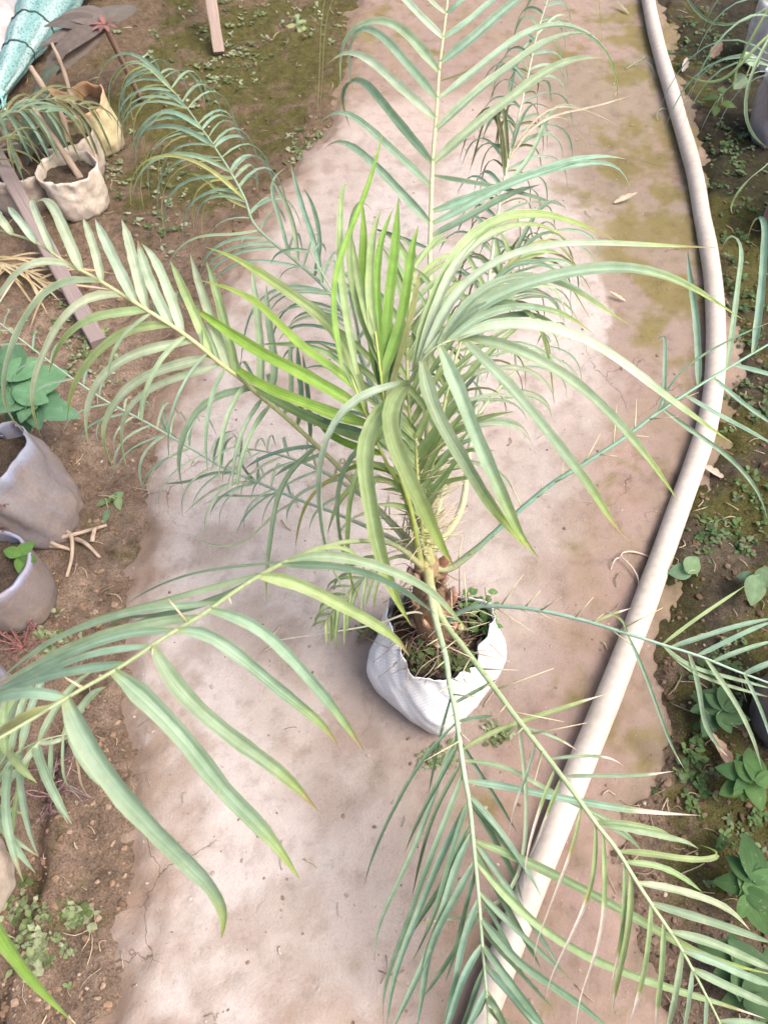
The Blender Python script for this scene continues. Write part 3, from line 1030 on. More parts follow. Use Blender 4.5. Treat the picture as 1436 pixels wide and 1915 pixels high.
# 5: frond over the lower left, nearest to the camera
frond([(735, 1018, 1.14), (660, 1012, 1.00), (590, 1028, .91), (530, 1053, .84), (480, 1080, .79), (428, 1114, .745), (378, 1150, .71), (311, 1190, .675), (231, 1244, .635), (144, 1294, .60), (60, 1345, .575), (-50, 1410, .55)], """
26 .12 g t.75 | 540,1048 597,1034 680,1050 747,1074 801,1100 838,1140 876,1180
20 .10 d | 520,1060 614,1057 680,1070 747,1100 816,1150
33 .12 v t.65 | 482,1079 513,1075 564,1094 630,1127 697,1164 741,1194 766,1228
31 .10 g t.6 | 384,1147 424,1144 480,1167 530,1214 580,1271 630,1331 682,1407
34 .10 g t.55 | 334,1177 368,1167 418,1201 468,1241 513,1281 564,1321 614,1364 634,1398
42 .09 g t.6 | 274,1213 294,1224 324,1281 384,1338 451,1391 495,1420 540,1455 596,1518
50 .08 g t.65 | 222,1250 238,1256 261,1298 301,1334 361,1394 401,1460 468,1525 507,1565 561,1645
66 .07 g t.75 | 112,1314 128,1316 147,1365 187,1428 217,1468 267,1525 318,1579 361,1615 401,1659 427,1704 415,1754
50 .05 y | -40,1405 -60,1520 -50,1640 0,1745 60,1830 138,1912
8 .08 d | 540,1050 480,1056 401,1064 334,1080 267,1110 222,1140
16 .08 g | 500,1068 460,1085 418,1094 334,1114 270,1137 217,1144 134,1177 84,1207 45,1242
18 .08 g | 405,1130 334,1134 267,1137 201,1157 134,1181 84,1204 33,1244 -10,1278
26 .08 g | 365,1157 267,1167 184,1191 117,1217 50,1254 -15,1285
22 .06 t | 334,1177 251,1180 170,1205 100,1237 33,1271 -25,1302
18 .06 t | 274,1213 201,1214 134,1234 84,1261 0,1290
24 .05 t | 225,1246 150,1251 84,1264 0,1298 -40,1312
30 .04 t | 140,1296 67,1291 0,1304 -60,1325
52 .05 o r.9 | 110,1318 70,1336 30,1352 -30,1392
10 .12 d | 480,1080 430,1110 380,1125 300,1150 230,1155 190,1175
12 .10 d | 440,1108 370,1140 300,1150 240,1170 180,1208
14 .12 v t.4 | 560,1040 610,1018 660,1030 680,1060 690,1100
""", [], r0=.0040, col=(0.28, 0.34, 0.18), seed=5, start=CROWN, spines=dict(n=4, t0=.7, t1=.96, L=.03))

# 6: frond hanging straight down the picture
frond([(806, 1110, 1.24), (815, 1160, 1.21), (833, 1227, 1.165), (841, 1281, 1.14), (852, 1331, 1.12), (860, 1391, 1.10), (868, 1448, 1.09), (878, 1505, 1.08), (886, 1585, 1.075), (894, 1669, 1.075), (901, 1756, 1.08), (909, 1853, 1.09), (913, 1915, 1.10), (918, 2010, 1.12)], """
7 .08 d | 841,1300 826,1361 812,1430 800,1490
9 .12 d | 849,1348 818,1384 781,1431 747,1492 711,1565 687,1629 679,1664
14 .08 g | 853,1364 828,1428 810,1490 781,1569 747,1642 714,1712 697,1769 700,1800
16 .08 t | 864,1440 831,1535 797,1619 764,1719 731,1803 711,1876 716,1908
17 .08 t | 871,1500 831,1585 797,1669 764,1750 734,1836 722,1930
18 .06 t | 876,1545 848,1622 824,1719 791,1803 747,1896 725,1945
18 .06 t | 882,1610 841,1696 804,1769 791,1853 778,1930
17 .06 t | 888,1674 868,1742 851,1836 826,1930
18 .05 t | 897,1760 871,1813 841,1903 826,1950
20 .04 t | 904,1853 878,1915 860,1960
10 .06 d | 866,1420 820,1500 801,1549 781,1629 770,1680
10 .06 d | 879,1530 850,1590 830,1660 800,1740 770,1800
11 .08 d | 854,1321 898,1288 930,1270
11 .06 d | 858,1350 894,1341 922,1339 915,1330
13 .10 v b.72 | 864,1395 914,1368 956,1354 1040,1328 1090,1311 1136,1297
13 .06 g b.9 | 868,1420 914,1423 960,1438 1023,1478 1106,1519 1163,1545 1200,1592
19 .04 t b.66 | 872,1462 914,1465 960,1472 1023,1488 1090,1499 1173,1514 1257,1522 1309,1525
13 .05 d | 879,1502 911,1532 941,1579 965,1604
23 .02 v t.5 b.93 | 884,1565 914,1579 960,1599 1006,1622 1090,1662 1173,1709 1240,1746 1290,1780 1340,1799 1450,1824
22 .02 v b.85 | 889,1612 931,1656 956,1696 1006,1732 1073,1779 1140,1809 1223,1839 1290,1859 1357,1879 1430,1905
21 .02 d | 898,1716 935,1759 960,1796 989,1813 1040,1849 1090,1883 1150,1935
21 .02 d | 902,1759 931,1806 960,1846 989,1883 1025,1930
20 .02 d | 909,1856 928,1886 955,1945
""", [dict(n=9, t0=.40, t1=.98, L=.24, w=.008, c="d", ang=26, droop=.10, lift=-.1), dict(n=6, t0=.45, t1=.98, L=.26, w=.009, c="t", ang=30, droop=.08, lift=.0, sides=(-1,))], col=(0.32, 0.42, 0.28), r0=.0048, seed=6, start=CROWN, spines=dict(n=10, t0=.16, t1=.42, L=.055))

# 7: frond to the lower right with bleached tips
frond([(815, 1130, 1.25), (832, 1165, 1.23), (864, 1207, 1.19), (898, 1251, 1.15), (928, 1291, 1.12), (960, 1335, 1.09), (996, 1381, 1.06), (1040, 1438, 1.03), (1080, 1492, 1.0), (1116, 1542, .985), (1153, 1589, .975), (1190, 1649, .965),
       (1223, 1699, .96), (1270, 1769, .96), (1310, 1843, .965), (1344, 1910, .975), (1365, 1960, .98)], """
10 .06 g b.55 | 1020,1414 1090,1413 1143,1418 1166,1433
10 .05 g b.7 | 1048,1450 1123,1450 1197,1450 1260,1442
17 .05 v | 1112,1535 1150,1536 1190,1545 1240,1555 1262,1571
16 .06 g | 1118,1543 1160,1546 1207,1557 1290,1575 1306,1588
13 .05 g | 1100,1520 1140,1545 1180,1570 1200,1592
16 .08 v t.7 | 1153,1589 1197,1592 1290,1609 1350,1605 1360,1593 1307,1580
18 .06 v | 1165,1606 1223,1615 1273,1639 1312,1668
19 .08 p b.8 | 1190,1647 1240,1656 1307,1676 1357,1696 1380,1716 1402,1740
21 .06 g | 1218,1687 1273,1706 1357,1732 1450,1766
22 .06 g | 1248,1734 1324,1759 1390,1789 1455,1818
21 .06 g | 1275,1775 1340,1799 1390,1823 1455,1848
21 .06 g | 1298,1819 1357,1843 1455,1888
19 .06 g | 1340,1902 1390,1908 1450,1925
10 .06 v b.25 | 1026,1438 1016,1485 996,1552 983,1602 979,1678
10 .06 v b.3 | 1043,1450 1026,1512 1006,1569 987,1608
9 .08 v b.2 | 1083,1500 1076,1569 1053,1629 1023,1709 1000,1769 998,1808
12 .08 v b.3 | 1116,1545 1113,1622 1103,1669 1063,1759 1026,1833 1020,1875
13 .08 v b.28 | 1126,1556 1130,1636 1130,1702 1113,1783 1083,1866 1075,1930
13 .06 v b.5 | 1167,1610 1167,1702 1157,1779 1147,1819 1138,1872
15 .06 v b.75 | 1177,1630 1180,1709 1163,1796 1150,1849 1143,1902
15 .05 v b.6 | 1213,1685 1213,1753 1197,1846 1175,1920
14 .05 v b.65 | 1240,1727 1238,1803 1230,1869 1225,1925
17 .05 g | 1268,1775 1263,1853 1245,1935
17 .05 g | 1292,1815 1287,1869 1275,1940
15 .05 g | 1322,1870 1317,1925 1312,1970
11 .05 p b.86 r.1 | 965,1342 985,1480 980,1600 960,1676 898,1709 814,1726 771,1726 732,1722
7 .05 g b.4 | 1000,1388 985,1450 960,1510 950,1570
9 .06 g b.5 | 985,1365 1040,1380 1082,1405
""", [], col=(0.34, 0.43, 0.24), r0=.0050, seed=7, start=CROWN, spines=dict(n=14, t0=.14, t1=.5, L=.075))

# 8: thorny frond to the right, low
frond([(838, 1160, 1.29), (864, 1143, 1.25), (898, 1133, 1.22), (960, 1135, 1.19), (1013, 1142, 1.17), (1090, 1160, 1.15), (1163, 1182, 1.13), (1233, 1204, 1.12), (1307, 1227, 1.115), (1374, 1254, 1.12), (1436, 1277, 1.13), (1520, 1310, 1.15)], """
10 .04 v | 1240,1205 1290,1164 1340,1130 1393,1095
13 .05 t | 1253,1210 1324,1187 1390,1167 1450,1155
13 .05 t | 1307,1227 1357,1200 1400,1178 1450,1160
14 .04 t | 1334,1238 1384,1217 1450,1197
17 .04 t | 1394,1260 1430,1243 1480,1225
9 .10 t b.8 | 1170,1185 1197,1234 1217,1294 1240,1354 1253,1394 1279,1438
11 .06 g | 1237,1207 1273,1244 1324,1257 1390,1274 1450,1290
9 .06 g | 1240,1207 1283,1254 1357,1281 1450,1307
14 .10 g b.85 | 1293,1223 1304,1271 1310,1311 1310,1341 1330,1381 1360,1415
14 .08 g | 1322,1233 1350,1277 1384,1331 1410,1391 1424,1440
12 .06 g | 1390,1260 1410,1300 1430,1350 1445,1400
7 .02 v b.5 | 1168,1184 1165,1160 1150,1150 1120,1138
8 .06 v b.5 | 1100,1162 1140,1150 1180,1137
""", [dict(n=3, t0=.93, t1=.99, L=.25, w=.011, c='g', ang=40, droop=.2)], col=(0.26, 0.38, 0.30), r0=.0042, seed=8, start=SACK + Vector((0.03, 0.02, 0.19)), spines=dict(n=22, t0=.1, t1=.62, L=.065))

# 9: thorny frond to the upper right
frond([(835, 1064, 1.30), (881, 1034, 1.28), (931, 990, 1.255), (1023, 911, 1.23), (1090, 868, 1.215), (1163, 821, 1.205), (1230, 771, 1.20), (1290, 731, 1.20), (1357, 690, 1.205), (1436, 644, 1.22), (1530, 590, 1.25)], """
11 .06 t | 1236,768 1241,720 1242,680 1243,640 1242,616 1228,636
17 .03 t | 1300,725 1304,630 1294,547 1287,500 1284,462
17 .12 t | 1354,692 1370,597 1380,513 1387,468 1380,438 1367,424 1354,441 1345,472
19 .12 t | 1409,660 1421,564 1427,480 1431,418 1421,388 1404,408 1398,442
6 .02 d | 1232,770 1247,714 1307,667 1370,632 1450,598
12 .12 t | 1233,770 1273,797 1307,814 1357,848 1400,894 1424,928 1434,970
15 .06 t | 1273,744 1324,767 1390,801 1455,838
14 .06 t | 1337,704 1384,751 1450,798
14 .05 t | 1374,682 1420,695 1480,712
8 .03 d | 1232,770 1260,745 1290,740
""", [dict(n=3, t0=.92, t1=.99, L=.28, w=.013, c='t', ang=50, droop=.15)], col=(0.20, 0.34, 0.25), r0=.0046, seed=9, start=CROWN, spines=dict(n=20, t0=.1, t1=.66, L=.055))

# 10: the upright lime spear
frond([(770, 960, 1.15), (742, 870, 1.06), (722, 780, .995), (712, 700, .965), (702, 620, .955)], """
26 .14 y | 716,740 694,630 681,547 677,480 681,434 676,366
17 .16 y r.5 | 640,690 617,560 634,480 660,418 687,351 707,284 717,242
20 .14 v r.2 | 668,700 648,600 640,540 634,468 637,384 640,330 646,322 655,345
18 .14 v | 690,690 662,560 652,480 655,420 667,372 682,362 697,395
30 .14 y | 717,727 721,630 727,547 737,480 745,368
28 .13 y | 722,711 744,630 764,513 772,451 783,420
24 .10 v | 708,660 690,560 694,470 700,420 715,388
22 .10 y | 712,690 706,600 704,520 712,450 735,390
20 .10 d | 712,740 700,640 690,560 684,500
18 .08 d | 716,750 716,660 708,570 706,500
20 .10 v | 700,650 684,600 677,560 665,500 658,440
22 .10 o r.8 | 724,760 752,640 775,560 784,500
14 .08 d | 720,780 735,680 748,600 770,540
""", [], col=(0.40, 0.48, 0.12), r0=.0045, seed=10, start=CROWN, label='upright bright lime-green young frond')

# 11: lime frond opening to the left
frond([(760, 940, 1.15), (725, 870, 1.07), (700, 815, 1.02), (676, 755, .985), (655, 700, .975)], """
32 .06 v t.5 | 690,780 650,650 625,612 590,580 547,554 480,507 430,476 385,462
26 .05 y t.2 | 665,735 654,707 620,687 567,654 540,627 513,597 480,564 430,540 366,522
32 .05 y | 682,765 647,744 607,724 564,697 513,674 480,657 418,614 368,580 340,558
32 .05 y | 692,790 624,777 580,757 513,734 480,716 440,690 405,660
28 .05 v | 705,830 667,814 607,797 547,767 500,740 455,715
14 .05 v | 670,745 660,700 614,654 547,644 480,644
24 .05 y | 715,850 660,835 620,815 590,785
20 .04 d | 700,815 650,800 610,790 560,762
18 .05 y | 730,885 690,870 655,875 630,895
16 .06 v | 740,905 700,890 660,905 630,945 612,1000
""", [], col=(0.40, 0.48, 0.14), r0=.0045, seed=11, start=CROWN, label='bright lime-green young frond opening to the left')

# 12: slender frond standing behind, towards the top right
frond([(858, 965, 1.34), (876, 860, 1.38), (892, 740, 1.43), (905, 620, 1.48), (918, 490, 1.56), (936, 370, 1.63), (957, 270, 1.70), (985, 150, 1.80), (1005, 60, 1.88), (1030, -20, 1.95)], """
9 .2 k | 940,340 935,240 924,180 888,217 868,260 858,303
9 .2 k | 942,330 940,240 918,188 901,234 885,300 876,326
9 .2 k | 945,320 935,230 911,200 891,284 880,318
10 .2 k | 950,300 944,210 934,180 932,234 930,290
12 .15 g | 940,350 990,300 1030,200 1062,190 1083,200
10 .15 d | 955,280 975,220 1000,190 1030,205
6 .12 s | 950,300 1000,225 1060,210 1130,195 1185,176
5 .12 s | 955,280 1020,200 1080,200 1120,215 1155,235
5 .2 s | 950,300 1010,220 1065,220 1090,250 1100,290
10 .12 t | 985,150 940,110 925,150 920,200
9 .1 t | 1005,60 970,100 952,180 945,240
8 .1 p | 1005,60 1050,20 1070,50 1075,90
""", [dict(n=22, t0=.34, t1=.99, L=.25, w=.0085, c='t', ang=35, droop=.35, lift=.1), dict(n=12, t0=.3, t1=.8, L=.2, w=.006, c='k', ang=40, droop=.8)], col=(0.42, 0.48, 0.36), seed=12, start=CROWN)

# 13: thin low frond to the left
frond([(740, 1010, 1.36), (640, 965, 1.40), (560, 935, 1.42), (480, 901, 1.44), (418, 874, 1.45), (368, 845, 1.46), (328, 821, 1.46), (267, 786, 1.46), (201, 751, 1.47), (134, 706, 1.48), (67, 656, 1.50), (0, 604, 1.53), (-60, 560, 1.58)], """
8 .1 d | 478,900 455,880 450,850 455,815
9 .1 d | 420,875 415,850 425,825 440,815
9 .12 d | 400,862 405,830 420,810 445,805
10 .12 t | 330,822 305,800 300,770 310,740
10 .12 t | 440,884 400,880 360,900 300,905
8 .1 p | 480,901 420,905 380,930 345,960
8 .1 p | 520,918 470,930 420,925 380,945
7 .1 p | 560,935 520,945 490,990 470,1010 430,1025 390,1020 355,1000
""", [dict(n=13, t0=.28, t1=.99, L=.16, w=.005, c='t', ang=48, droop=.35, lift=.15), dict(n=10, t0=.3, t1=.6, L=.2, w=.005, c='p', ang=60, droop=.6)], col=(0.28, 0.38, 0.28), r0=.0032, seed=13, start=CROWN)

# 14: folded young frond behind the middle, seen through the gaps
frond([(800, 940, 1.20), (815, 840, 1.14), (835, 740, 1.12), (862, 640, 1.13), (900, 560, 1.17), (960, 480, 1.25)], """
15 .05 d | 820,830 850,790 880,760 900,735
15 .05 v | 815,850 845,815 875,790 905,770
15 .05 d | 812,870 842,840 872,825 900,815
14 .05 v | 808,890 835,880 860,870 890,865
16 .05 d | 826,790 850,750 878,715 900,690
16 .05 v | 832,760 862,715 890,680 915,655
15 .05 d | 842,720 830,680 820,650 818,610
15 .05 d | 860,640 890,600 930,560 975,545 1020,548
14 .08 d t.5 | 900,560 940,500 985,480 1040,500 1070,540 1105,600
13 .08 o | 930,520 985,460 1030,440 1060,470 1090,520 1105,545
10 .08 d | 950,490 1000,440 1040,430 1065,460 1070,500
12 .06 d | 960,480 1000,400 1040,370 1060,395
10 .06 t | 920,530 990,510 1050,520 1110,560 1180,612
""", [dict(n=10, t0=.25, t1=.98, L=.16, w=.009, c='v', ang=38, droop=.1, lift=.25), dict(n=10, t0=.35, t1=.95, L=.26, w=.008, c='p', ang=50, droop=.35, lift=.2, sides=(1,))], col=(0.40, 0.47, 0.22), seed=14, start=CROWN, spines=dict(n=26, t0=.06, t1=.3, L=.06))

# more young fronds filling the crown
frond([(800, 960, 1.24), (815, 850, 1.20), (850, 720, 1.20), (900, 600, 1.24), (960, 500, 1.30), (1040, 430, 1.38)], "", [dict(n=9, t0=.3, t1=.99, L=.23, w=.006, c='g', ang=48, droop=.3, lift=.15), dict(n=9, t0=.4, t1=.95, L=.22, w=.006, c='k', ang=50, droop=.6)], col=(0.40, 0.47, 0.26), seed=21, start=CROWN, spines=dict(n=24, t0=.06, t1=.3, L=.06))
frond([(770, 950, 1.24), (735, 830, 1.22), (690, 700, 1.26), (640, 580, 1.32), (580, 470, 1.42)], "", [dict(n=9, t0=.3, t1=.99, L=.20, w=.0065, c='t', ang=46, droop=.3, lift=.15)], col=(0.34, 0.42, 0.28), seed=22, start=CROWN, spines=dict(n=22, t0=.06, t1=.3, L=.06))
frond([(785, 940, 1.20), (770, 820, 1.14), (762, 700, 1.12), (765, 580, 1.15), (780, 480, 1.20)], "", [dict(n=16, t0=.35, t1=.99, L=.18, w=.009, c='v', ang=30, droop=.12, lift=.2)], col=(0.42, 0.48, 0.20), seed=23, start=CROWN, spines=dict(n=26, t0=.06, t1=.4, L=.065))
frond([(815, 970, 1.26), (850, 860, 1.28), (905, 760, 1.32), (980, 680, 1.38), (1060, 620, 1.46)], "", [dict(n=7, t0=.45, t1=.99, L=.19, w=.005, c='g', ang=48, droop=.35, lift=.1)], col=(0.38, 0.45, 0.28), seed=24, start=CROWN, spines=dict(n=20, t0=.06, t1=.32, L=.06))
frond([(740, 990, 1.26), (680, 930, 1.25), (600, 880, 1.28), (520, 850, 1.32), (440, 835, 1.38)], "", [dict(n=9, t0=.3, t1=.99, L=.17, w=.005, c='p', ang=50, droop=.4, lift=.1)], col=(0.36, 0.43, 0.28), seed=25, start=CROWN, spines=dict(n=16, t0=.06, t1=.3, L=.06))

# 15: old petioles standing in the crown, thorny
frond([(775, 985, 1.22), (755, 910, 1.17), (730, 830, 1.14)], "", [], r0=.005, r1=.003, col=(0.46, 0.47, 0.24), seed=15, start=CROWN, spines=dict(n=44, t0=.15, t1=.95, L=.085))
frond([(790, 975, 1.20), (782, 900, 1.14), (778, 820, 1.10)], "", [dict(n=8, t0=.5, t1=.98, L=.16, w=.012, c='v', ang=28, droop=.1)], r0=.005, r1=.002, col=(0.50, 0.52, 0.22), seed=16, start=CROWN, spines=dict(n=44, t0=.12, t1=.9, L=.08))
frond([(745, 1040, 1.30), (690, 1070, 1.30), (640, 1120, 1.32), (600, 1175, 1.36)], """
11 .05 v | 640,1120 610,1135 595,1150 588,1175
7 .06 g | 690,1070 665,1100 650,1130 642,1150
""", [dict(n=10, t0=.25, t1=.9, L=.12, w=.006, c='v', ang=45, droop=.5)], r0=.003, r1=.0012, col=(0.36, 0.42, 0.20), seed=17, start=CROWN)
frond([(770, 1145, 1.30), (700, 1168, 1.34), (600, 1185, 1.40), (520, 1197, 1.46)], "", [], r0=.0022, r1=.001, col=(0.62, 0.60, 0.46), rootcol=(0.55, 0.5, 0.36), seed=18, start=SACK + Vector((-0.02, 0.03, 0.19)), label='dry straw-coloured old petiole')

# the biggest leaflets are single parts, the small ones one mass
RECS.sort(key=lambda r: -r[0])
rest = MB()
for i, (sz, fo, m) in enumerate(RECS):
    if i < 300:
        link('leaflet', m, M_LEAF, fo)
    else:
        rest.merge(m)
if rest.v:
    tag(link('small_leaflets', rest, M_LEAF, palm), kind='stuff')

# trunk, cut leaf bases, fibres and roots
tp = [TR0 - Vector((0, 0, 0.02)), TR0.lerp(CROWN, 0.35), TR0.lerp(CROWN, 0.7), CROWN + Vector((0, 0, 0.005))]
link('trunk', tube(tp, lambda s: 0.036 - 0.016 * s + 0.006 * math.sin(s * 3.1), 16, lambda s: mixc((0.15, 0.085, 0.06), (0.30, 0.22, 0.13), s), n=14), M_FIBRE, palm)
for i in range(22):
    s = (i + 0.5) / 22
    c = TR0.lerp(CROWN, s * 0.92)
    a = i * 2.4
    rr = 0.030 - 0.012 * s
    o = Vector((math.cos(a), math.sin(a), 0))
    L = rnd(0.03, 0.06)
    col = random.choice([(0.24, 0.12, 0.09), (0.32, 0.20, 0.13), (0.16, 0.10, 0.08), (0.36, 0.30, 0.18)])
    m = tube([c + o * rr * 0.6, c + o * (rr + 0.006) + Vector((0, 0, L * 0.5)), c + o * (rr + 0.016) + Vector((0, 0, L))],
             lambda u: 0.013 - 0.006 * u, 8, lambda u, col=col: mixc(col, tuple(min(1, k * 1.7) for k in col), u), flat=0.5, n=5)
    link('leaf_base', m, M_FIBRE, palm)
fb = MB()
for i in range(250):
    a, s = rnd(0, 6.28), random.random() ** 1.3
    if i % 3:
        r = rnd(0.01, 0.085)
        p = Vector((TR0.x + r * math.cos(a), TR0.y - 0.008 + r * math.sin(a), SACK.z + 0.170 + rnd(-0.005, 0.03)))
        d = Vector((rnd(-1, 1), rnd(-1, 1), rnd(-0.1, 0.5)))
        L = rnd(0.03, 0.09)
    else:
        c = TR0.lerp(CROWN, s)
        p = c + Vector((math.cos(a), math.sin(a), 0)) * 0.026
        d = Vector((math.cos(a) * 0.9, math.sin(a) * 0.9, rnd(-0.6, 0.9)))
        L = rnd(0.02, 0.08)
    d.normalize()
    q = [p, p + d * L * 0.5 + Vector((rnd(-.01, .01), rnd(-.01, .01), rnd(-.004, .01))), p + d * L + Vector((rnd(-.015, .015), rnd(-.015, .015), rnd(-.02, .004)))]
    col = random.choice([(0.20, 0.12, 0.095), (0.28, 0.20, 0.14), (0.46, 0.37, 0.26), (0.12, 0.08, 0.065), (0.22, 0.15, 0.125)])
    fb.merge(tube(q, lambda u: 0.0011 - 0.0007 * u, 4, col, n=5))
tag(link('fibres', fb, M_FIBRE, palm), kind='stuff')

# ------------------------------------------------------------------ grow bags and pots
def on_ground(px, py, dz=0.0):
    q = P(px, py)
    q.z = gz(q.x, q.y) + dz
    return q

def grow_bag(name, label, base, r, h, col, soilcol=(0.10, 0.075, 0.055), tilt=(0, 0), taper=1.05, wr=1.0, rimcol=None, mat=None, seed=0, fill=0.8, rimwave=0.02, cat='grow bag', group=None, rigid=False, fold=0.0):
    rs = random.Random(seed)
    t = thing(name, base, label, cat, group)
    NS, NR = 56, 16
    ph = [rs.uniform(0, 6.28) for _ in range(6)]
    rimcol = rimcol or tuple(min(1, k * 1.15) for k in col)
    def pt(th, k, inner):
        rr = r * (0.9 + 0.10 * min(1, k * 4)) * (1 + (taper - 1) * k) - inner
        w = wr * r * (0.035 * math.sin(3 * th + ph[0] + 2 * k) + 0.03 * math.sin(7 * th + ph[1] - 5 * k) * k + 0.018 * math.sin(13 * th + ph[2] + 6 * k) + 0.015 * math.sin(9 * k + 4 * th + ph[5]))
        cx, cy = math.cos(th) * 2, math.sin(th) * 2
        if not rigid: w += r * 0.05 * (0.6 - abs(math.sin(5.5 * th + ph[1] + 1.5 * k))) * k + r * 0.30 * (abs(float(fbm(cx + seed * 3 + 2 * k, cy - 3 * k, 1.6, 3, seed)) - 0.5) - 0.11) * (0.5 + 0.5 * k)
        rr += w
        z = h * k * (1 + rimwave * k * (math.sin(2 * th + ph[3]) + 0.6 * math.sin(5 * th + ph[4])) + fold * k * max(0, math.cos(th - ph[3])))
        return base + Vector((rr * math.cos(th) + tilt[0] * k * h, rr * math.sin(th) + tilt[1] * k * h, z))
    m = MB()
    v, f, c, u = [], [], [], []
    for k in range(NR + 1):
        for j in range(NS):
            s = k / NR
            v.append(pt(2 * math.pi * j / NS, s, 0))
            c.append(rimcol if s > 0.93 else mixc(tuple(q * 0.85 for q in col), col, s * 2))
            u.append((j / NS, s, 0))
    for k in range(NR):
        for j in range(NS):
            a, b = k * NS + j, k * NS + (j + 1) % NS
            f.append((a, b, b + NS, a + NS))
    f.append(tuple(range(NS - 1, -1, -1)))
    m.add(v, f, c, u)
    o2 = len(m.v)
    th_ = 0.006 if rigid else 0.003
    v, f = [], []
    for k in range(6):
        for j in range(NS):
            v.append(pt(2 * math.pi * j / NS, 1 - (1 - fill + 0.08) * k / 5, th_))
    for k in range(5):
        for j in range(NS):
            a, b = k * NS + j, k * NS + (j + 1) % NS
            f.append((a, b, b + NS, a + NS))
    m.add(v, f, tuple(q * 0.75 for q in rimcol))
    for j in range(NS):
        a, b = NR * NS + j, NR * NS + (j + 1) % NS
        m.f.append((a, b, o2 + (j + 1) % NS, o2 + j))
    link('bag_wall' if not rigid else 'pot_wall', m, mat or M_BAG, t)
    sm = MB()
    v, f, c = [], [], []
    for i in range(9):
        for j in range(NS):
            e = pt(2 * math.pi * j / NS, fill, th_ + 0.001)
            cc = base + Vector((tilt[0] * fill * h, tilt[1] * fill * h, h * fill))
            q = cc.lerp(e, i / 8)
            q.z += (float(fbm(q.x, q.y, 70, 3, 9)) - 0.5) * 0.02
            v.append(q); c.append(soilcol)
    for i in range(8):
        for j in range(NS):
            a, b = i * NS + j, i * NS + (j + 1) % NS
            f.append((a, b, b + NS, a + NS))
    sm.add(v, f, c)
    link('potting_soil', sm, M_SOIL, t)
    return t, base + Vector((tilt[0] * fill * h, tilt[1] * fill * h, h * fill))

WB = 'pale grow bags crowded at the upper left'
_, bA = grow_bag('grow_bag', 'cream plastic grow bag with a bare stem, frontmost of the upper left cluster', on_ground(158, 388), .083, .125, (0.60, 0.53, 0.45), tilt=(-.10, .12), seed=1, group=WB, fill=.72)
_, bB = grow_bag('grow_bag', 'whitish grow bag holding a slanting brown stem, behind the front cream bag', on_ground(150, 320), .085, .14, (0.57, 0.50, 0.43), tilt=(-.1, .05), seed=2, group=WB, fill=.75)
_, bC = grow_bag('grow_bag', 'wide pale grow bag left of the front cream bag, beside the wooden pole', on_ground(52, 372), .10, .12, (0.42, 0.36, 0.31), tilt=(-.05, .05), seed=3, group=WB, fill=.8)
_, bD = grow_bag('grow_bag', 'tall yellowish plastic grow bag with an orange tan folded rim', on_ground(186, 272), .092, .16, (0.52, 0.46, 0.28), rimcol=(0.50, 0.30, 0.16), tilt=(-.2, .0), seed=4, group=WB, fill=.72, rimwave=.10)
_, bE = grow_bag('grow_bag', 'grey plastic grow bag with a raised pointed rim beside the twisted roots', on_ground(84, 965), .103, .18, (0.21, 0.19, 0.20), rimcol=(0.24, 0.26, 0.34), tilt=(-.42, .12), seed=5, fill=.78, rimwave=.03, fold=.25, wr=1.6, mat=M_BAGD)
_, bF = grow_bag('plant_pot', 'round grey plastic pot with a blue-grey rim and green seedlings', on_ground(42, 1128), .084, .165, (0.22, 0.19, 0.19), rimcol=(0.28, 0.30, 0.42), tilt=(-.05, .0), seed=6, fill=.82, rimwave=.004, wr=.5, taper=1.0, cat='pot', rigid=True, mat=M_BAGD)
_, bG = grow_bag('grow_bag', 'bluish grow bag at the left edge under the near frond', on_ground(-35, 1330), .085, .14, (0.30, 0.31, 0.40), seed=7, fill=.8)
_, bH = grow_bag('grow_bag', 'cream grow bag cut off by the left edge below the red weeds', on_ground(-62, 1660), .092, .15, (0.58, 0.50, 0.42), seed=8, fill=.8)
_, bI = grow_bag('grow_bag', 'dark blue-grey plastic grow bag at the right edge behind thin leaflets', on_ground(1480, 1345), .090, .17, (0.10, 0.11, 0.14), rimcol=(0.17, 0.19, 0.23), seed=9, fill=.85)
_, bJ = grow_bag('grow_bag', 'milky white plastic grow bag in the upper right corner', on_ground(1432, 118), .095, .20, (0.50, 0.52, 0.56), rimcol=(0.66, 0.68, 0.74), seed=10, fill=.8, rimwave=.06)
_, bK = grow_bag('grow_bag', 'blue-grey plastic grow bag with dirty dark lower half near the upper right', on_ground(1452, 258), .110, .21, (0.26, 0.26, 0.30), rimcol=(0.48, 0.50, 0.60), seed=11, fill=.85, rimwave=.04)
_, bL = grow_bag('plant_pot', 'dull pink pot half cut off by the right edge', on_ground(1476, 430), .088, .17, (0.36, 0.24, 0.24), seed=12, fill=.85, wr=.3, rimwave=.004, cat='pot', rigid=True)

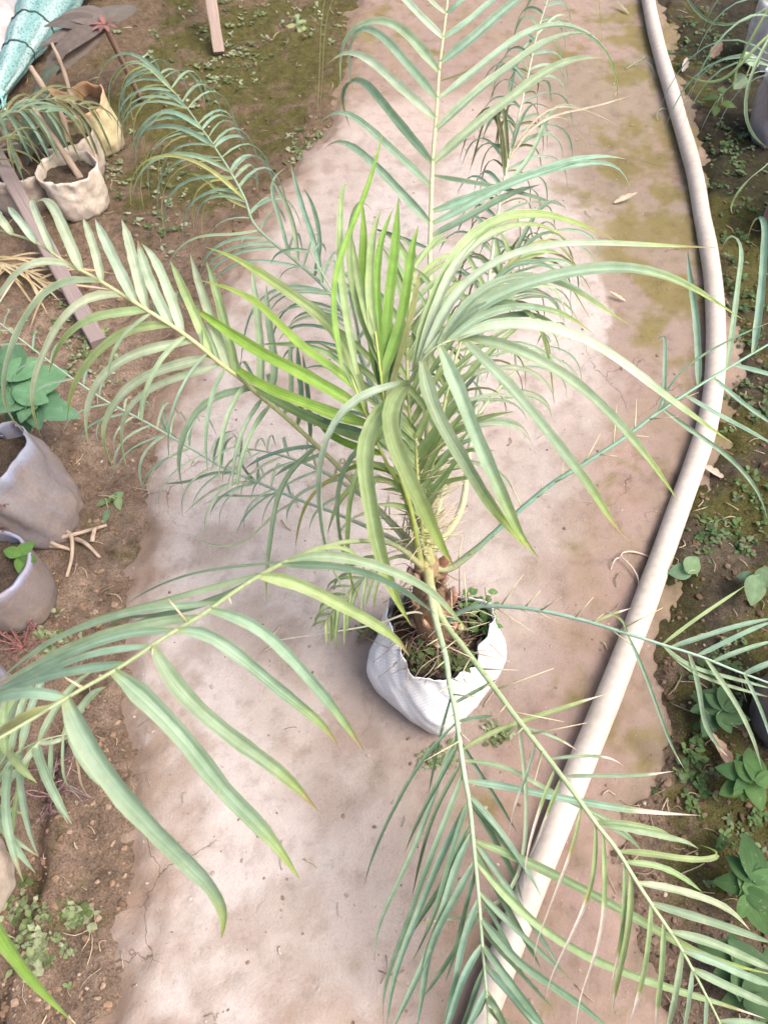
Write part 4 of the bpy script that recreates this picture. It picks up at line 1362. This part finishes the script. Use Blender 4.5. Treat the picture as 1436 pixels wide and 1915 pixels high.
# cut stems with a few tired leaves
def stem_plant(label, pts, r, leaves, col=(0.26, 0.20, 0.15), lc=(0.10, 0.12, 0.09), seed=0):
    t = thing('cut_stem', pts[0], label, 'stem', 'cut stems in the upper left bags')
    link('stem', tube(pts, lambda s: r * (1.1 - 0.4 * s) * (1 + 0.1 * math.sin(s * 25)), 9, lambda s: mixc(col, (0.40, 0.33, 0.26), abs(math.sin(s * 9)) * 0.5), n=16), M_WOOD, t)
    for k, (b, d, L, W) in enumerate(leaves):
        link('leaf', blade(b, Vector(d), Vector((0, -0.3, 1)), L, W, lc, droop=0.5, seed=seed + k, n=8), M_WEED, t)
sA = [bA - Vector((-.03, 0, .02)), bA + Vector((-.01, .04, .04)), bA + Vector((-.06, .09, .10)), bA + Vector((-.10, .14, .14))]
stem_plant('brown bare stem leaning left out of the front cream bag', sA, .0105, [(sA[2], (-.7, -.2, -.4), .13, .05)], seed=1)
sB = [bB - Vector((0, 0, .02)), bB + Vector((-.01, .05, .05)), bB + Vector((-.05, .09, .12)), bB + Vector((-.08, .12, .17))]
stem_plant('knobbly brown stem with drooping grey-green leaves in the whitish bag', sB, .012, [(sB[1], (-.5, -.6, -.1), .20, .075), (sB[2], (-.35, -.9, -.2), .18, .06), (sB[2], (.3, -.8, -.3), .16, .05)], seed=5)
sC = [bC - Vector((-.02, 0, .02)), bC + Vector((.0, .04, .05)), bC + Vector((-.03, .08, .10))]
stem_plant('short pale stem stump in the wide pale bag', sC, .0105, [(sC[2], (-.8, -.3, -.2), .14, .05)], seed=9)
sD = [bD - Vector((0.02, 0, .02)), bD + Vector((-.03, .04, .05)), bD + Vector((-.04, .07, .11)), bD + Vector((-.06, .10, .16))]
stem_plant('speckled stem rising from the tall yellowish bag towards brown leaves', sD, .008, [(sD[2], (-.7, -.3, -.2), .14, .05)], seed=12)

# rosette plant with wide greyish brown leaves
rc = D(198, 52, 2.45)
t = thing('broad_leaf_plant', (rc.x, rc.y, gz(rc.x, rc.y)), 'plant with wide grey-brown leaves around a reddish tip at the upper left', 'plant')
link('stem', tube([Vector((rc.x + .02, rc.y + .1, gz(rc.x, rc.y))), rc.lerp(Vector((rc.x + .02, rc.y + .1, 0)), .5), rc], .009, 8, (0.25, 0.16, 0.13), n=10), M_WOOD, t)
for k, (dx, dy, dz, L, W) in enumerate([(-1, -.05, .0, .22, .075), (-1, .35, .1, .24, .085), (-.85, -.45, -.05, .22, .085), (-.7, .6, .15, .24, .10), (.1, .9, .1, .24, .13), (-.9, -.7, -.2, .2, .07), (-1, .15, -.1, .26, .08)]):
    link('leaf', blade(rc, Vector((dx, dy, dz)), Vector((0, -.2, 1)), L, W, random.choice([(0.15, 0.13, 0.11), (0.12, 0.125, 0.09), (0.19, 0.155, 0.14)]), droop=0.25, seed=30 + k, n=9), M_WEED, t)
for k in range(7):
    a = k * 0.9
    link('tip_leaf', blade(rc + Vector((0, 0, .01)), Vector((math.cos(a), math.sin(a) - .5, .35)), Vector((0, 0, 1)), .05, .018, (0.24, 0.12, 0.11), droop=0.3, seed=50 + k), M_WEED, t)

# teal shade-net bundle tied with cord
def bundle():
    a, b = on_ground(14, 190, .06), on_ground(112, 0, .09)
    b = b + Vector((.14, .30, .02))
    base = Vector((a.x, a.y, gz(a.x, a.y)))
    t = thing('shade_net_bundle', base, 'teal shade-net bundle tied with dark cord at the upper left', 'net')
    pts = catmull([a + (a - b) * .04, a.lerp(b, .35) + Vector((0, 0, .03)), a.lerp(b, .7) + Vector((0, 0, .02)), b], 60)
    T, N = frame_along(pts, Vector((0, 0, 1)))
    v, f, c, u = [], [], [], []
    NS = 44
    ties = (0.20, 0.34, 0.62)
    def rad(s, th):
        r = 0.030 + 0.055 * min(1, s * 2.4) + 0.012 * s
        for q in ties: r *= 1 - 0.13 * math.exp(-((s - q) / 0.035) ** 2)
        return r * (1 + 0.05 * math.sin(3 * th + 4 * s) + 0.04 * math.sin(8 * th + 9 * s) + 0.035 * math.sin(13 * th - 12 * s))
    for i, p in enumerate(pts):
        s = i / 60
        B = T[i].cross(N[i])
        for j in range(NS):
            th = 2 * math.pi * j / NS
            r = rad(s, th)
            v.append(p + (N[i] * math.cos(th) * .8 + B * math.sin(th)) * r)
            c.append(mixc((0.12, 0.25, 0.245), (0.24, 0.35, 0.345), 0.5 + 0.5 * math.sin(5 * th + 7 * s)))
            u.append((j / NS, s, 0))
    for i in range(60):
        for j in range(NS):
            q, w = i * NS + j, i * NS + (j + 1) % NS
            f.append((q, w, w + NS, q + NS))
    f += [tuple(range(NS - 1, -1, -1)), tuple(60 * NS + j for j in range(NS))]
    m = MB(); m.add(v, f, c, u)
    link('net_roll', m, M_NET, t)
    for q in ties:
        i = int(q * 60)
        B = T[i].cross(N[i])
        ring = [pts[i] + (N[i] * math.cos(x) * .8 + B * math.sin(x)) * (rad(q, x) + .002) + T[i] * (.012 * math.sin(x)) for x in [2 * math.pi * k / 40 for k in range(41)]]
        link('cord', tube(ring, .0035, 6, (0.05, 0.08, 0.08)), M_FIBRE, t)
    fr = MB()
    for k in range(26):
        x = rnd(0, 6.28)
        B = T[0].cross(N[0])
        p = pts[0] + (N[0] * math.cos(x) * .7 + B * math.sin(x)) * .04
        d = -T[0] * rnd(.02, .06) + Vector((rnd(-.02, .02), rnd(-.02, .02), rnd(-.03, .0)))
        e = p + d; e.z = max(e.z, .01)
        fr.merge(ribbon([p, p.lerp(e, .5), e], .008, (0.20, 0.48, 0.47), n=4, seed=k))
    tag(link('fringe', fr, M_NET, t), kind='stuff')
bundle()

# crumpled milky sheet behind the bundle
q = on_ground(-20, 75)
tt = thing('plastic_sheet', q, 'crumpled milky plastic sheet in the upper left corner beside the teal bundle', 'plastic sheet')
v, f = [], []
for i in range(26):
    for j in range(26):
        x, y = (i / 25 - .5) * .34, (j / 25 - .5) * .5
        rr = 1 - (x / .17) ** 2 * .5 - (y / .25) ** 2 * .5
        v.append((q.x + x, q.y + y, q.z + max(.0, .17 * rr) + .05 * float(fbm(x + 5, y, 14, 3, 4))))
for i in range(25):
    for j in range(25):
        a = i * 26 + j
        f.append((a, a + 26, a + 27, a + 1))
m = MB(); m.add(v, f, (0.36, 0.36, 0.38))
link('sheet', m, M_BAG, tt)

# wooden pole and stake
def timber(name, label, a, b, w, h, col):
    t0 = catmull([a, a.lerp(b, .5) + Vector((0, 0, .004)), b], 14)
    T, N = frame_along(t0, Vector((0, 0, 1)))
    v, f, c, u = [], [], [], []
    prof = [(-1, -.8), (-.8, -1), (.8, -1), (1, -.8), (1, .8), (.8, 1), (-.8, 1), (-1, .8)]
    for i, p in enumerate(t0):
        B = T[i].cross(N[i])
        k = 1 + .05 * math.sin(i * 1.7)
        for x, y in prof:
            v.append(p + B * (x * w / 2 * k) + N[i] * (y * h / 2)); c.append(col); u.append((x * .5 + y * .3, i / 14, 0))
    for i in range(14):
        for j in range(8):
            a_, b_ = i * 8 + j, i * 8 + (j + 1) % 8
            f.append((a_, b_, b_ + 8, a_ + 8))
    f += [tuple(range(7, -1, -1)), tuple(14 * 8 + j for j in range(8))]
    m = MB(); m.add(v, f, c, u)
    return tag(link(name, m, M_WOOD, smooth=False), label, 'pole')
timber('wooden_pole', 'grey-purple wooden pole lying on the soil beside the pale grow bags', on_ground(190, 652, .014), P(-70, 170, .16), .042, .030, (0.25, 0.205, 0.20))
timber('wooden_stake', 'thin weathered wooden stake leaning at the top edge above the weeds', on_ground(411, 104, .01), P(372, -150, .30), .040, .022, (0.32, 0.255, 0.22))

# ------------------------------------------------------------------ smaller plants
def broad_plant(label, px, py, leaves, col, stemcol=(0.25, 0.33, 0.16), group=None, name='broadleaf_weed', cat='weed', seed=0, mat=None, lobes=0):
    """leaves: (px, py, height, length m, width m, dx, dy) of each leaf's middle"""
    b = on_ground(px, py)
    t = thing(name, b, label, cat, group)
    rs = random.Random(seed)
    for k, (a, c_, z, L, W, dx, dy) in enumerate(leaves):
        if lobes: L, W = L * .82, W * .8
        mid = P(a, c_, z)
        d = Vector((dx, dy, rs.uniform(-.1, .25))).normalized()
        s0 = mid - d * L * .5
        link('stalk', tube([b, b.lerp(s0, .5) + Vector((0, 0, .02)), s0], lambda s: .0022 - .0008 * s, 5, stemcol, n=6), M_STEM, t)
        uv_ = Vector((rs.uniform(-.3, .3), rs.uniform(-.5, 0), 1))
        cl = mixc(col, (col[0] * 1.5, col[1] * 1.35, col[2] * 1.1), rs.random())
        lm = blade(s0, d, uv_, L, W, cl, droop=rs.uniform(.1, .4), seed=seed * 13 + k, n=9)
        if lobes:
            for sg in (-1, 1):
                dl = Matrix.Rotation(sg * rs.uniform(.75, 1.05), 3, 'Z') @ d
                lm.merge(blade(s0 + Vector((0, 0, -.001 - .001 * sg)), dl, uv_, L * rs.uniform(.62, .8), W * .7, cl, droop=rs.uniform(.1, .35), seed=seed * 17 + k + sg, n=7))
        link('leaf', lm, mat or M_WEED, t)
WR = 'broad-leaved weeds in the right-hand bed'
DG = (0.055, 0.125, 0.048)
broad_plant('dark green lobed weed at the right edge level with the hose bottom', 1412, 1655, [(1405, 1600, .08, .10, .065, .2, 1), (1375, 1650, .07, .075, .05, -1, .1), (1432, 1650, .08, .1, .06, 1, .3), (1420, 1710, .07, .075, .05, .4, -1)], DG, group=WR, seed=1, lobes=1)
broad_plant('three-leaved dark weed right of the bleached frond tips', 1400, 1470, [(1372, 1440, .07, .07, .045, -1, .3), (1412, 1425, .08, .09, .055, .3, 1), (1372, 1472, .05, .065, .045, -1, -.4), (1415, 1480, .06, .08, .05, .2, -1)], DG, group=WR, seed=2, lobes=1)
broad_plant('dark leafy weed in the shade below the dark grow bag', 1345, 1330, [(1325, 1305, .06, .07, .05, -1, .4), (1355, 1300, .07, .07, .045, .3, 1), (1330, 1345, .05, .08, .055, -.6, -1), (1372, 1340, .06, .075, .045, 1, -.2)], (0.05, 0.105, 0.055), group=WR, seed=3, lobes=1)
broad_plant('pair of rounded blue-green leaves on a long stalk by the hose', 1300, 1080, [(1272, 1068, .04, .05, .04, -1, 0), (1295, 1054, .05, .055, .042, .7, .8)], (0.12, 0.20, 0.13), group=WR, seed=4)
broad_plant('small blue-green weed at the right edge above the low frond', 1420, 1090, [(1412, 1100, .06, .065, .05, -.3, -1), (1432, 1075, .06, .06, .045, .5, 1), (1395, 1078, .04, .04, .028, -1, .2)], (0.11, 0.19, 0.13), group=WR, seed=5)
broad_plant('large dark leaves in the lower right corner beneath the frond', 1420, 1850, [(1400, 1800, .06, .1, .07, -.6, .8), (1430, 1840, .07, .11, .07, .6, .4), (1395, 1860, .05, .1, .065, -1, -.3), (1345, 1780, .05, .08, .055, -1, .6)], (0.05, 0.105, 0.05), group=WR, seed=6, lobes=1)
broad_plant('flat pale green weed on the soil above the thin seedling leaves, right of hose', 1345, 190, [(1330, 180, .03, .05, .03, -1, .2), (1350, 165, .04, .05, .03, .2, 1), (1362, 195, .03, .05, .03, 1, -.2), (1338, 205, .03, .05, .03, -.3, -1)], (0.10, 0.17, 0.06), group=WR, seed=7)
broad_plant('round pale leaf and stalks standing before the blue-grey bag', 1400, 130, [(1405, 108, .18, .09, .07, .5, .8), (1384, 150, .12, .07, .055, -.6, -.6)], (0.20, 0.28, 0.22), group=WR, seed=8)
broad_plant('wide teal-green leaves at the left edge behind the grey grow bag', 35, 800, [(15, 672, .22, .15, .12, -.2, 1), (75, 708, .20, .15, .11, .9, .6), (100, 760, .16, .13, .08, 1, -.1), (20, 752, .18, .14, .10, -.6, -.4), (45, 775, .12, .12, .08, .4, -1), (-15, 715, .2, .15, .11, -1, .4)], (0.075, 0.170, 0.110), name='leafy_plant', lobes=1, cat='plant', seed=9)
broad_plant('pale rosette weed at the top edge left of the tall frond', 556, 44, [(548, 34, .02, .06, .022, -.5, 1), (566, 40, .02, .06, .022, 1, .3), (560, 56, .02, .055, .02, .3, -1), (542, 48, .02, .06, .022, -1, -.2), (570, 52, .02, .05, .02, .8, -.6), (556, 30, .025, .05, .02, .2, 1)], (0.24, 0.29, 0.16), seed=10)
broad_plant('small round-leaved weed on bare soil below the grey bag side', 208, 945, [(222, 925, .02, .028, .022, .6, .8), (212, 928, .02, .028, .022, -.6, .6), (222, 940, .02, .03, .022, .3, -1), (186, 940, .02, .035, .02, -1, .1), (198, 965, .02, .035, .02, -.2, -1)], (0.16, 0.25, 0.15), seed=11)
broad_plant('bright green seedling growing in the round grey pot', 36, 1052, [(47, 1026, .17, .045, .028, .9, .8), (38, 1052, .16, .04, .026, .0, -1), (22, 1032, .17, .04, .026, -1, .3), (52, 1042, .165, .035, .022, 1, -.2)], (0.08, 0.17, 0.045), name='seedling', cat='seedling', seed=12)
broad_plant('small green weed growing in the white sack beside the palm trunk', 0, 0, [], (0.2, 0.3, 0.1), name='sack_weed', seed=13) if False else None

# red stringy weeds near the grey pots
def string_weed(label, px, py, n, h, col, leafcol, seed, zb=0.0, spread=.09, name='red_weed', cat='weed', group='reddish weeds along the left edge'):
    rs = random.Random(seed)
    b = on_ground(px, py, zb)
    t = thing(name, b, label, cat, group)
    lf = MB()
    for k in range(n):
        a = rs.uniform(0, 6.28)
        e = b + Vector((math.cos(a) * spread * rs.uniform(.4, 1.1), math.sin(a) * spread * rs.uniform(.4, 1.1), h * rs.uniform(.2, 1)))
        mid = b.lerp(e, .5) + Vector((rs.uniform(-.02, .02), rs.uniform(-.02, .02), h * .35))
        cv = catmull([b, mid, e], 10)
        link('stem', tube(cv, lambda s: .0016 - .0008 * s, 4, col), M_STEM, t)
        for i in range(2, 11):
            for _ in range(2):
                d = Vector((rs.uniform(-1, 1), rs.uniform(-1, 1), rs.uniform(-.2, .6))).normalized()
                lf.merge(blade(cv[i], d, Vector((.1, .1, 1)), rs.uniform(.006, .012), rs.uniform(.003, .005), leafcol, seed=rs.uniform(0, 99), n=2))
    tag(link('leaves', lf, M_WEED, t), kind='stuff')
RED, PUR = (0.24, 0.11, 0.11), (0.17, 0.10, 0.10)
string_weed('red stringy weed spilling over the round grey pot', 8, 1060, 12, .08, RED, PUR, 1, zb=.14)
string_weed('red trailing weed on the soil below the round grey pot', 48, 1215, 14, .06, (0.28, 0.12, 0.12), (0.20, 0.11, 0.10), 2)
string_weed('purple trailing weed beside the dark furrow at lower left', 105, 1490, 12, .06, (0.30, 0.19, 0.18), (0.17, 0.11, 0.12), 3)
string_weed('pinkish weed in the mouth of the grey grow bag', 8, 920, 9, .07, (0.50, 0.28, 0.28), (0.30, 0.16, 0.17), 4, zb=.15, spread=.07)

# sack weed: small green tuft inside the sack
rs = random.Random(77)
sb = SACK + Vector((.075, .045, .16))
t = thing('tuft_weed', sb, 'small bright green weeds sprouting inside the white sack', 'weed')
lf = MB()
for k in range(130):
    p = sb + Vector((rs.uniform(-.035, .03), rs.uniform(-.05, .045), rs.uniform(.012, .045))) if k < 60 else SACK + Vector((rs.uniform(-.05, .05), rs.uniform(-.06, -.015), rs.uniform(.176, .190)))
    d = Vector((rs.uniform(-1, 1), rs.uniform(-1, 1), rs.uniform(-.2, .8))).normalized()
    lf.merge(blade(p, d, Vector((.1, -.2, 1)), rs.uniform(.012, .028), rs.uniform(.008, .016), (0.12, 0.23, 0.08) if k < 60 else (0.09, 0.13, 0.05), seed=k, n=3))
for k in range(24):
    p = sb + Vector((rs.uniform(-.035, .03), rs.uniform(-.05, .045), 0))
    lf.merge(tube([p - Vector((0, 0, .01)), p + Vector((rs.uniform(-.01, .01), rs.uniform(-.01, .01), .045))], .001, 4, (0.2, 0.28, 0.12)))
tag(link('leaves', lf, M_WEED, t), kind='stuff')

# ------------------------------------------------------------------ neighbouring palms
def small_palm(label, base, fr, seed, col=(0.3, 0.38, 0.24), name='young_palm', group='neighbouring young palms'):
    t = thing(name, base, label, 'palm', group)
    rec = []
    for k, (rach, autos, leaves) in enumerate(fr):
        frond(rach, leaves, autos, r0=.0028, r1=.001, col=col, root=t, recs=rec, start=base, seed=seed * 50 + k)
    for _, fo, m in rec:
        link('leaflet', m, M_LEAF, fo)
small_palm('young palm at the left edge with narrow pale leaflets under the near frond', bH + Vector((0, 0, .0)),
           [([(-40, 1500, 1.22), (10, 1425, 1.12), (70, 1388, 1.08), (130, 1372, 1.08)], [dict(n=9, t0=.35, t1=.99, L=.20, w=.012, c='g', ang=60, droop=.2, sides=(-1, 1))], """
12 .06 g b.8 | 100,1380 95,1440 100,1490 128,1540
10 .06 g b.8 | 118,1374 118,1430 126,1470 165,1490
8 .06 s | 130,1372 148,1430 150,1460 164,1488
16 .05 v | 60,1392 40,1460 28,1520 25,1570
18 .05 g | 40,1402 10,1440 -10,1480 -30,1500
18 .05 p | 80,1384 50,1420 10,1470 -10,1500
14 .05 p | 70,1388 100,1392 118,1380 160,1374
"""),
            ([(-60, 1480, 1.2), (-10, 1440, 1.1), (20, 1400, 1.06)], [dict(n=5, t0=.4, t1=.99, L=.16, w=.012, c='v', ang=45, droop=.2)], "")], 1)
small_palm('dark young palm fanning thin leaves over the pale bags at the upper left', on_ground(-20, 330),
           [([(-20, 250, 2.35), (10, 212, 2.3), (60, 190, 2.28), (120, 186, 2.28), (170, 205, 2.3)], [dict(n=12, t0=.3, t1=.99, L=.26, w=.009, c='k', ang=45, droop=.5)], ""),
            ([(-30, 260, 2.3), (0, 225, 2.2), (40, 205, 2.16), (90, 210, 2.16)], [dict(n=10, t0=.3, t1=.99, L=.24, w=.011, c='d', ang=45, droop=.5)], ""),
            ([(-30, 300, 2.2), (-10, 270, 2.1), (20, 255, 2.06)], [dict(n=6, t0=.3, t1=.99, L=.2, w=.009, c='k', ang=50, droop=.4)], "")], 2, col=(0.22, 0.24, 0.14))
small_palm('young palm with thin trailing leaves in the upper right corner bag', bK,
           [([(1440, 120, 2.1), (1445, 60, 2.0), (1440, 10, 1.98), (1425, -40, 2.0)], [dict(n=9, t0=.3, t1=.99, L=.4, w=.006, c='t', ang=55, droop=.8)], """
8 .2 d | 1440,10 1400,40 1360,56 1318,40 1285,0 1270,-30
8 .2 v | 1445,60 1400,100 1360,150 1320,155 1280,140
9 .2 g | 1445,60 1410,120 1390,180 1393,230 1410,260 1440,280
7 .2 v | 1440,10 1400,80 1375,130 1372,170
"""),
            ([(1450, 260, 2.1), (1440, 300, 2.05), (1400, 335, 2.06), (1372, 370, 2.1)], [], """
7 .1 v | 1400,335 1372,370 1366,395 1370,402
""")], 3, col=(0.22, 0.32, 0.22))
# dry frond lying among the bags at the left
t = thing('dry_frond', on_ground(60, 520), 'dry straw-coloured palm frond lying behind the left-reaching frond', 'dry frond')
rec = []
cur = [on_ground(-40, 500, .03), on_ground(40, 515, .03), on_ground(110, 560, .025)]
fo = link('stem', tube(cur, lambda s: .004 - .002 * s, 6, (0.45, 0.36, 0.24), n=16), M_FIBRE, t)
cc = catmull(cur, 16)
for k in range(26):
    p = cc[k % 16]
    a = random.uniform(-1.9, .2)
    e = p + Vector((math.cos(a), math.sin(a), 0)) * rnd(.12, .24)
    e.z = gz(e.x, e.y) + .01 + rnd(0, .02)
    link('leaflet', ribbon([p, p.lerp(e, .5) + Vector((0, 0, rnd(.0, .03))), e], .007, random.choice([(0.50, 0.40, 0.25), (0.42, 0.33, 0.2), (0.55, 0.46, 0.33)]), n=8, seed=k), M_LEAF, t)

# roots and twigs
def twig(name, label, paths, r, col, cat='roots', group=None):
    b = on_ground(*paths[0][0])
    t = thing(name, b, label, cat, group)
    for pth in paths:
        pts = []
        for k, (a, c_) in enumerate(pth):
            pts.append(on_ground(a, c_, r * .8 + .012 * math.sin(math.pi * k / (len(pth) - 1))))
        link('strand', tube(pts, lambda s: r * (1 - .4 * s), 7, lambda s: mixc(col, tuple(min(1, q * 1.3) for q in col), abs(math.sin(s * 8))), n=20), M_WOOD, t)
twig('exposed_roots', 'tangle of pale roots on the soil between grey bag and round pot',
     [[(92, 1002), (120, 998), (140, 1012), (142, 1050), (130, 1085)], [(95, 1015), (130, 1012), (165, 1003), (205, 990)], [(96, 1025), (120, 1032), (142, 1035)],
      [(145, 1012), (170, 1030), (192, 1050)], [(90, 1000), (100, 1020), (115, 1030), (140, 1034)], [(178, 1022), (185, 1005), (188, 995)]], .0058, (0.40, 0.32, 0.25))
tag(link('dry_stick', tube([on_ground(15, 840, .03), on_ground(50, 818, .035), on_ground(92, 795, .02)], .0028, 6, (0.46, 0.38, 0.26), n=8), M_WOOD), 'thin dry stick in front of the teal leaves', 'stick')
twig('dry_tendril', 'thin dry curled tendril lying against the hose in the middle right',
     [[(1226, 1042), (1180, 1036), (1155, 1045), (1175, 1065), (1190, 1090), (1192, 1140), (1188, 1178)], [(1158, 1045), (1145, 1055), (1140, 1068)]], .0022, (0.50, 0.42, 0.36), 'tendril')
twig('grass_runner', 'thin green runner lying on the mossy ground left of the hose top',
     [[(1168, 132), (1192, 124), (1212, 130), (1222, 144)], [(1186, 126), (1200, 118), (1206, 112)], [(1256, 210), (1236, 211), (1226, 218), (1228, 226)]], .0018, (0.24, 0.30, 0.18), 'weed')

# fallen leaves
def fallen(label, px, py, L, W, ang, col, seed):
    b = on_ground(px, py, .008)
    d = Vector((math.cos(ang), math.sin(ang), .12))
    m = blade(b - d * L * .5, d, Vector((.3, -.2, 1)), L, W * .8, col, droop=-.2, seed=seed, n=10, fold=1.0, lobes=7)
    o = link('fallen_leaf', m, M_WEED)
    for vv in o.data.vertices:
        g = gz(vv.co.x, vv.co.y) + .004
        if vv.co.z < g: vv.co.z = g
    tag(o, label, 'leaf', 'fallen leaves')
fallen('pale curled dead leaf on the ground left of the upper hose', 1167, 379, .075, .024, .3, (0.62, 0.55, 0.42), 1)
fallen('pinkish brown dead leaf under the right-hand fronds', 1343, 1410, .075, .032, 2.0, (0.46, 0.32, 0.26), 2)
fallen('small dry leaf near the top edge left of the hose', 1162, 25, .07, .018, 2.2, (0.46, 0.42, 0.32), 3)
fallen('orange brown dead leaf among weeds right of the hose top', 1335, 100, .085, .05, .9, (0.50, 0.33, 0.25), 4)
fallen('grey dead leaf scrap touching the hose right side', 1277, 128, .06, .03, 1.2, (0.40, 0.36, 0.34), 5)
fallen('tiny straw leaf on the path below the middle', 1152, 560, .05, .012, 2.7, (0.56, 0.5, 0.38), 6)
fallen('pale leaf scrap by the hose bend', 1330, 880, .06, .025, 2.6, (0.55, 0.48, 0.42), 7)
fallen('brown leaf scrap left of the sack base', 690, 1190, .06, .02, .6, (0.24, 0.18, 0.14), 8)

# ------------------------------------------------------------------ uncountable ground litter
def rock(c, r, col, rs):
    v = []
    fv = [(-1, -1, -1), (1, -1, -1), (1, 1, -1), (-1, 1, -1), (-1, -1, 1), (1, -1, 1), (1, 1, 1), (-1, 1, 1), (0, 0, 1.5), (1.5, 0, 0), (-1.5, 0, 0), (0, 1.5, 0), (0, -1.5, 0)]
    a = rs.uniform(0, 6.28); ca, sa = math.cos(a), math.sin(a)
    sx, sy, sz = rs.uniform(.7, 1.3), rs.uniform(.6, 1.1), rs.uniform(.4, .8)
    for x, y, z in fv:
        x, y, z = x * sx * rs.uniform(.75, 1.2), y * sy * rs.uniform(.75, 1.2), z * sz * rs.uniform(.75, 1.2)
        v.append(c + Vector((x * ca - y * sa, x * sa + y * ca, z)) * (r * .65))
    f = [(4, 5, 8), (5, 6, 8), (6, 7, 8), (7, 4, 8), (1, 2, 9), (2, 6, 9), (6, 5, 9), (5, 1, 9), (3, 0, 10), (0, 4, 10), (4, 7, 10), (7, 3, 10), (2, 3, 11), (3, 7, 11), (7, 6, 11), (6, 2, 11), (0, 1, 12), (1, 5, 12), (5, 4, 12), (4, 0, 12)]
    return v, f

def scatter(n, box, seed):
    rs = random.Random(seed)
    px = np.array([rs.uniform(box[0], box[2]) for _ in range(n)])
    py = np.array([rs.uniform(box[1], box[3]) for _ in range(n)])
    q = [P(a, b) for a, b in zip(px, py)]
    x, y = np.array([k.x for k in q]), np.array([k.y for k in q])
    s, p, d = surf(x, y)
    return rs, x, y, np.where(d > .01, np.maximum(s, p), s), d, px, py

peb = MB()
rs, x, y, z, d, px, py = scatter(11000, (-80, -80, 1520, 2000), 5)
for i in range(len(x)):
    if d[i] > 0.02:
        if rs.random() > .09: continue
        r, col = rs.choice([.0015, .002, .0025, .004]), rs.choice([(0.33, 0.27, 0.23), (0.22, 0.155, 0.12), (0.38, 0.32, 0.28), (0.16, 0.12, 0.095)])
    else:
        r = rs.choice([.0015, .002, .002, .003, .003, .004, .005, .007]) * rs.uniform(.7, 1.3)
        dark = .55 if x[i] > .2 else 1
        if y[i] > 1.7: dark *= .75
        col = rs.choice([(0.20, 0.13, 0.088), (0.235, 0.155, 0.105), (0.15, 0.10, 0.065), (0.27, 0.195, 0.14)])
        col = tuple(k * dark for k in col)
        if rs.random() < .015: col, r = (0.36, 0.30, 0.24), .004
    v, f = rock(Vector((x[i], y[i], z[i] + r * .15)), r, col, rs)
    peb.add(v, f, col)
tag(link('soil_clods', peb, M_STONE, smooth=False), 'loose crumbs of soil and small stones over the ground', 'soil', kind='stuff')

wd = MB()
CL = [(420, 150, 60, 60), (330, 60, 80, 50), (400, 155, 40, 30), (560, 50, 60, 40), (480, 40, 70, 40), (215, 310, 25, 60), (300, 420, 60, 40), (340, 330, 60, 60), (1330, 60, 60, 70), (1340, 140, 50, 60), (1290, 60, 40, 50),
      (1380, 400, 50, 70), (1360, 330, 60, 50), (1350, 270, 40, 40), (1260, 420, 25, 15), (1400, 960, 40, 60), (1330, 1000, 40, 40), (1400, 720, 40, 70), (1380, 560, 40, 60), (560, 290, 40, 20), (590, 260, 40, 20),
      (40, 1710, 40, 40), (140, 1710, 20, 15), (70, 1780, 40, 40), (110, 1200, 30, 20), (1350, 1250, 50, 60), (1300, 1450, 40, 60), (1400, 1560, 40, 60), (930, 1370, 25, 12), (820, 1420, 40, 14), (690, 1180, 30, 10), (440, 110, 50, 30), (1395, 620, 40, 60), (180, 660, 60, 60), (120, 620, 60, 60), (60, 860, 40, 20)]
rs = random.Random(9)
for cx, cy, sx, sy in CL:
    dark = cx > 1200
    for k in range(34):
        a, b = rs.gauss(cx, sx * .62), rs.gauss(cy, sy * .62)
        c = on_ground(a, b, .002)
        if gz(c.x, c.y, SD) > .04 and not 650 < cx < 960: continue
        n = rs.randint(3, 7)
        L = rs.choice([.006, .008, .010, .013, .017]) * (.7 if 650 < cx < 960 else 1)
        base = rs.choice([(0.085, 0.145, 0.050), (0.11, 0.175, 0.07), (0.05, 0.10, 0.035), (0.13, 0.17, 0.09)]) if dark else rs.choice([(0.19, 0.24, 0.12), (0.13, 0.18, 0.07), (0.27, 0.31, 0.19), (0.11, 0.15, 0.055), (0.33, 0.36, 0.24)])
        for j in range(n):
            th = j * 2.4 + rs.uniform(-.5, .5)
            dr = Vector((math.cos(th), math.sin(th), rs.uniform(.1, 1.0)))
            o = Vector((rs.uniform(-1, 1), rs.uniform(-1, 1), rs.uniform(0, .8))) * L * .6
            wd.merge(blade(c + o, dr, Vector((rs.uniform(-.3, .3), rs.uniform(-.3, .3), 1)), L * rs.uniform(.6, 1.3), L * rs.uniform(.5, .95), base, droop=.25, seed=rs.uniform(0, 99), n=3))
tag(link('ground_weeds', wd, M_WEED), 'low patches of tiny green weeds and moss on the soil', 'weeds', kind='stuff')

lit = MB()
rs, x, y, z, d, px, py = scatter(900, (-60, -60, 1500, 1990), 15)
for i in range(len(x)):
    if d[i] > .02 and rs.random() > .12: continue
    a, L = rs.uniform(0, 6.28), rs.uniform(.012, .05)
    p = Vector((x[i], y[i], z[i] + .003))
    e = p + Vector((math.cos(a), math.sin(a), 0)) * L
    e.z = gz(e.x, e.y) + .003
    mdl = p.lerp(e, .5); mdl.z = gz(mdl.x, mdl.y) + .006
    lit.merge(tube([p, mdl + Vector((rs.uniform(-.008, .008), rs.uniform(-.008, .008), 0)), e], rs.uniform(.0006, .0014), 4, rs.choice([(0.5, 0.42, 0.3), (0.38, 0.3, 0.22), (0.28, 0.22, 0.16)]), n=4))
tag(link('straw_litter', lit, M_FIBRE), 'scattered bits of straw and root on the ground', 'straw', kind='stuff')
